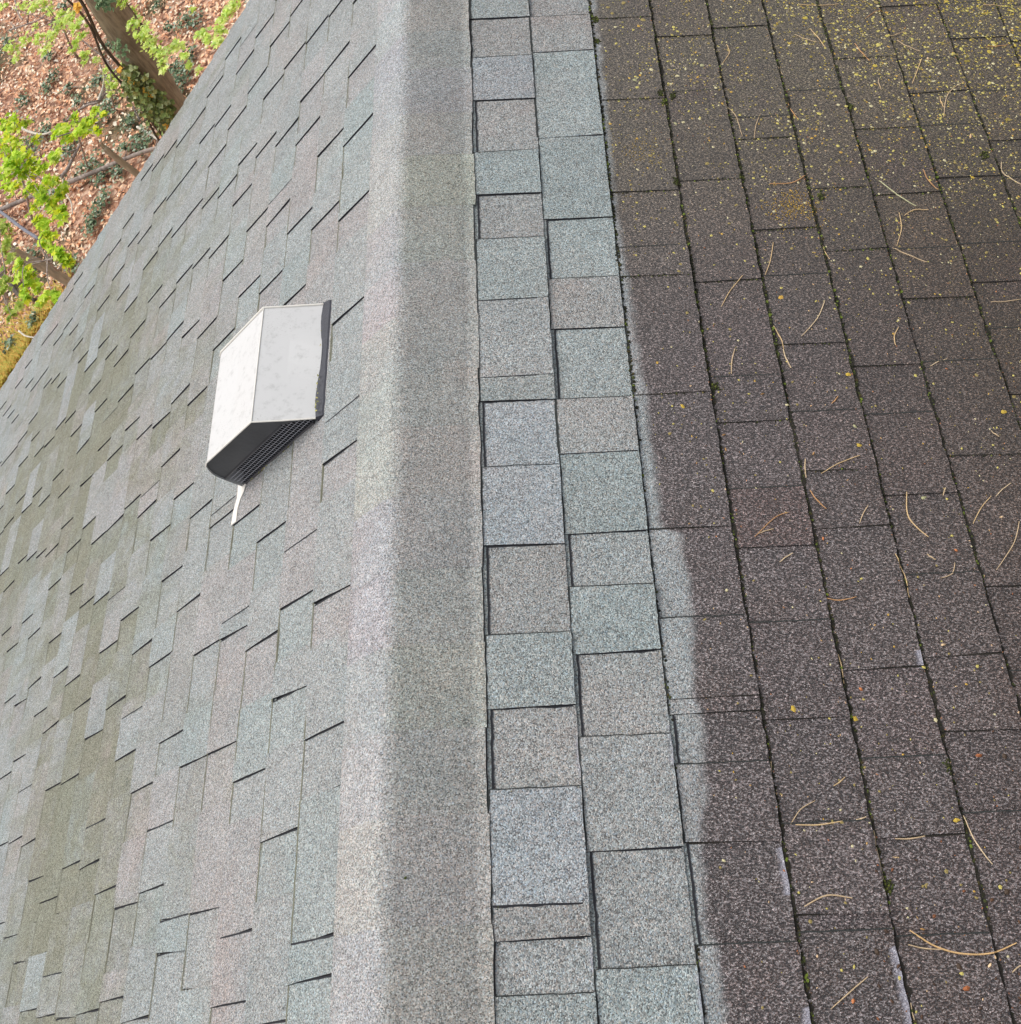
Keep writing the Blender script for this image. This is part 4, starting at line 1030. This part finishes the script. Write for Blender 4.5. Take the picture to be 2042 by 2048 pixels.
sapling((120, 520), 'drooping maple sapling whose leaf tips hang over the gable edge',
        [(68, 415, 8, 8), (75, 440, 9, 10), (85, 450, 9, 10), (90, 465, 8, 8), (100, 475, 8, 9), (85, 485, 7, 7), (95, 490, 8, 9), (105, 500, 6, 6), (118, 505, 8, 8), (125, 515, 8, 9), (135, 523, 8, 9), (142, 528, 5, 5), (40, 530, 11, 12), (50, 540, 12, 14), (60, 550, 9, 9), (35, 555, 8, 8), (50, 570, 9, 10), (75, 575, 9, 8), (48, 585, 8, 8), (55, 595, 7, 7), (88, 592, 8, 10), (108, 592, 7, 7), (115, 602, 6, 5), (80, 605, 5, 4)],
        -2.4, .088, GC, [(115, 540), (95, 520)], .014)
sapling((10, 620), 'broad leafed maple sapling at the bottom of the left edge strip',
        [(5, 455, 10, 12), (15, 465, 12, 12), (12, 490, 10, 9), (20, 510, 10, 8), (8, 500, 8, 8), (5, 540, 8, 8), (10, 560, 10, 10), (6, 580, 9, 9), (20, 520, 8, 8), (15, 615, 8, 6), (30, 622, 8, 6), (40, 612, 7, 5), (22, 632, 6, 4), (5, 570, 12, 10)],
        -2.9, .085, [(.55, .70, .12), (.45, .62, .12), (.70, .80, .2)], [(8, 580), (10, 540)], .018)

# bare standing poles
def stick(name, label, cat, pxr, rad, mat, seg=9, wob=.12, zs=None, knots=0, **kw):
    if zs is None: zs = [GROUND_Z+.10]*len(pxr)
    pts = [at(a, b, z) for (a, b), z in zip(pxr, zs)]
    base = pts[0].copy(); base.z = min(p.z for p in pts)
    cp = curve(shift(pts, base), 6); n = len(cp)
    rd = rad if not isinstance(rad, tuple) else None
    mb = MB()
    mb.tube(cp, [.72*(rad[0]+(rad[1]-rad[0])*i/(n-1)) if isinstance(rad, tuple) else rad for i in range(n)], seg, wob=wob)
    for q in range(knots):
        i = rng.randint(2, n-3); d = Vector((rng.gauss(0, 1), rng.gauss(0, 1), .6)).normalized()
        L = rng.uniform(.12, .35); mb.tube([cp[i], cp[i]+d*L*.5, cp[i]+d*L], [.012, .009, .004], 5)
    o = mb.build(name, mat, smooth=True, weld=True); o.location = base
    return tag(o, label, cat, **kw)
def pole(label, pxr, radpx, mat, top_z=None):
    b = at(*pxr[0], GROUND_Z); pts = [atY(a, c, b.y) for a, c in pxr]; base = Vector((b.x, b.y, GROUND_Z-.05)); pts[0] = base.copy()
    d = (pts[-1]-CAM).length; r_ = radpx/2048*d
    root = empty('dead_tree', base, label, 'dead tree')
    cp = curve(shift(pts, base), 8); mb = MB(); mb.tube(cp, [r_*(1.15-.25*i/len(cp)) for i in range(len(cp))], 12, wob=.12)
    o = mb.build('trunk', mat, smooth=True, weld=True); o.parent = root
    # splintered end
    sp_ = MB()
    for i in range(7):
        a = i*.9; q = cp[-1]+Vector((math.cos(a), math.sin(a), 0))*r_*.55
        sp_.tube([q-Vector((0, 0, .05)), q+Vector((0, 0, .02+.05*rng.random()))], [r_*.35, r_*.06], 5)
    o = sp_.build('broken_top', mat); o.parent = root
pole('short broken pole of a dead tree standing below the thick trunk', [(345, 425), (290, 362), (240, 322), (208, 295)], 6.2, m_wood)
pole('slender dead tree crossing the lower left corner of the woodland', [(215, 640), (150, 575), (90, 535), (45, 512), (25, 498)], 8.5, m_wood)
pole('thin dead tree half hidden under the ivy of the thick trunk', [(375, 330), (330, 268), (305, 232), (285, 205)], 6.0, m_bark)
stick('fallen_branch', 'long bent grey branch lying behind the broken pole', 'branch', [(128, 368), (165, 354), (215, 333), (255, 316), (290, 303), (330, 292)], (.045, .038), m_twig, knots=2)
stick('fallen_branch', 'forked grey-brown stick lying under the small maple', 'branch', [(122, 355), (135, 338), (148, 312), (162, 285)], (.040, .022), m_twig, knots=3)
stick('fallen_branch', 'weathered limb reaching in from the left edge below the dense sapling', 'branch', [(-20, 425), (12, 415), (35, 405), (68, 391)], (.05, .04), m_twig, knots=1)
stick('fallen_branch', 'smooth slate-grey stick slanting down from the left edge', 'branch', [(-15, 412), (10, 430), (45, 457), (78, 478)], (.036, .034), mat_simple('slate_grey_bark', (.19, .19, .22), .8, .3, 20), knots=0)
stick('fallen_branch', 'short white peeled stick beside the gable edge', 'branch', [(275, 254), (292, 264), (318, 280)], (.028, .024), m_pale)
stick('fallen_branch', 'thin pale curved branch winding up towards the white vine', 'branch', [(110, 268), (148, 228), (175, 210), (196, 203), (215, 180)], (.020, .030), m_twig, knots=3)
stick('fallen_branch', 'pale twig with a blunt white end near the dense sapling', 'branch', [(44, 256), (60, 264), (90, 268), (125, 250)], (.034, .012), m_pale)
stick('fallen_branch', 'white knobbly vine standing up left of the ivy', 'branch', [(200, 130), (208, 150), (206, 175), (196, 203)], (.018, .026), m_pale, zs=[GROUND_Z+.5, GROUND_Z+.35, GROUND_Z+.2, GROUND_Z+.1])
stick('fallen_branch', 'thin dark twig running down beside the white vine', 'branch', [(155, 72), (185, 98), (212, 120), (240, 165), (262, 205), (280, 242)], (.014, .016), mat_bark('dark_twig_bark', (.10, .08, .07), (.22, .18, .15)))
stick('fallen_branch', 'white snapped stick in the litter beside the lower dead tree', 'branch', [(38, 662), (52, 672), (75, 676)], (.020, .012), m_pale)
stick('fallen_branch', 'thin pale twig curling up left of the gable edge', 'branch', [(132, 388), (142, 405), (145, 428)], (.014, .010), m_pale)
stick('fallen_branch', 'thin brown stem among the top left leaves', 'branch', [(28, -10), (36, 25), (45, 40)], (.022, .014), m_twig)
stick('fallen_branch', 'faint grey branch crossing the top left litter', 'branch', [(20, 60), (55, 48), (80, 38), (100, 22)], (.018, .012), m_twig, knots=2)
stick('fallen_branch', 'dark rotten log beside the lower dead tree', 'branch', [(95, 530), (120, 552), (148, 580)], (.06, .05), mat_bark('rotten_log', (.05, .04, .03), (.11, .09, .07)), knots=2)
stick('fallen_branch', 'dark root lying in the corner under the drooping sapling', 'branch', [(0, 545), (20, 565), (38, 590), (70, 600)], (.05, .035), mat_bark('dark_root', (.05, .04, .032), (.12, .095, .075)), knots=2)
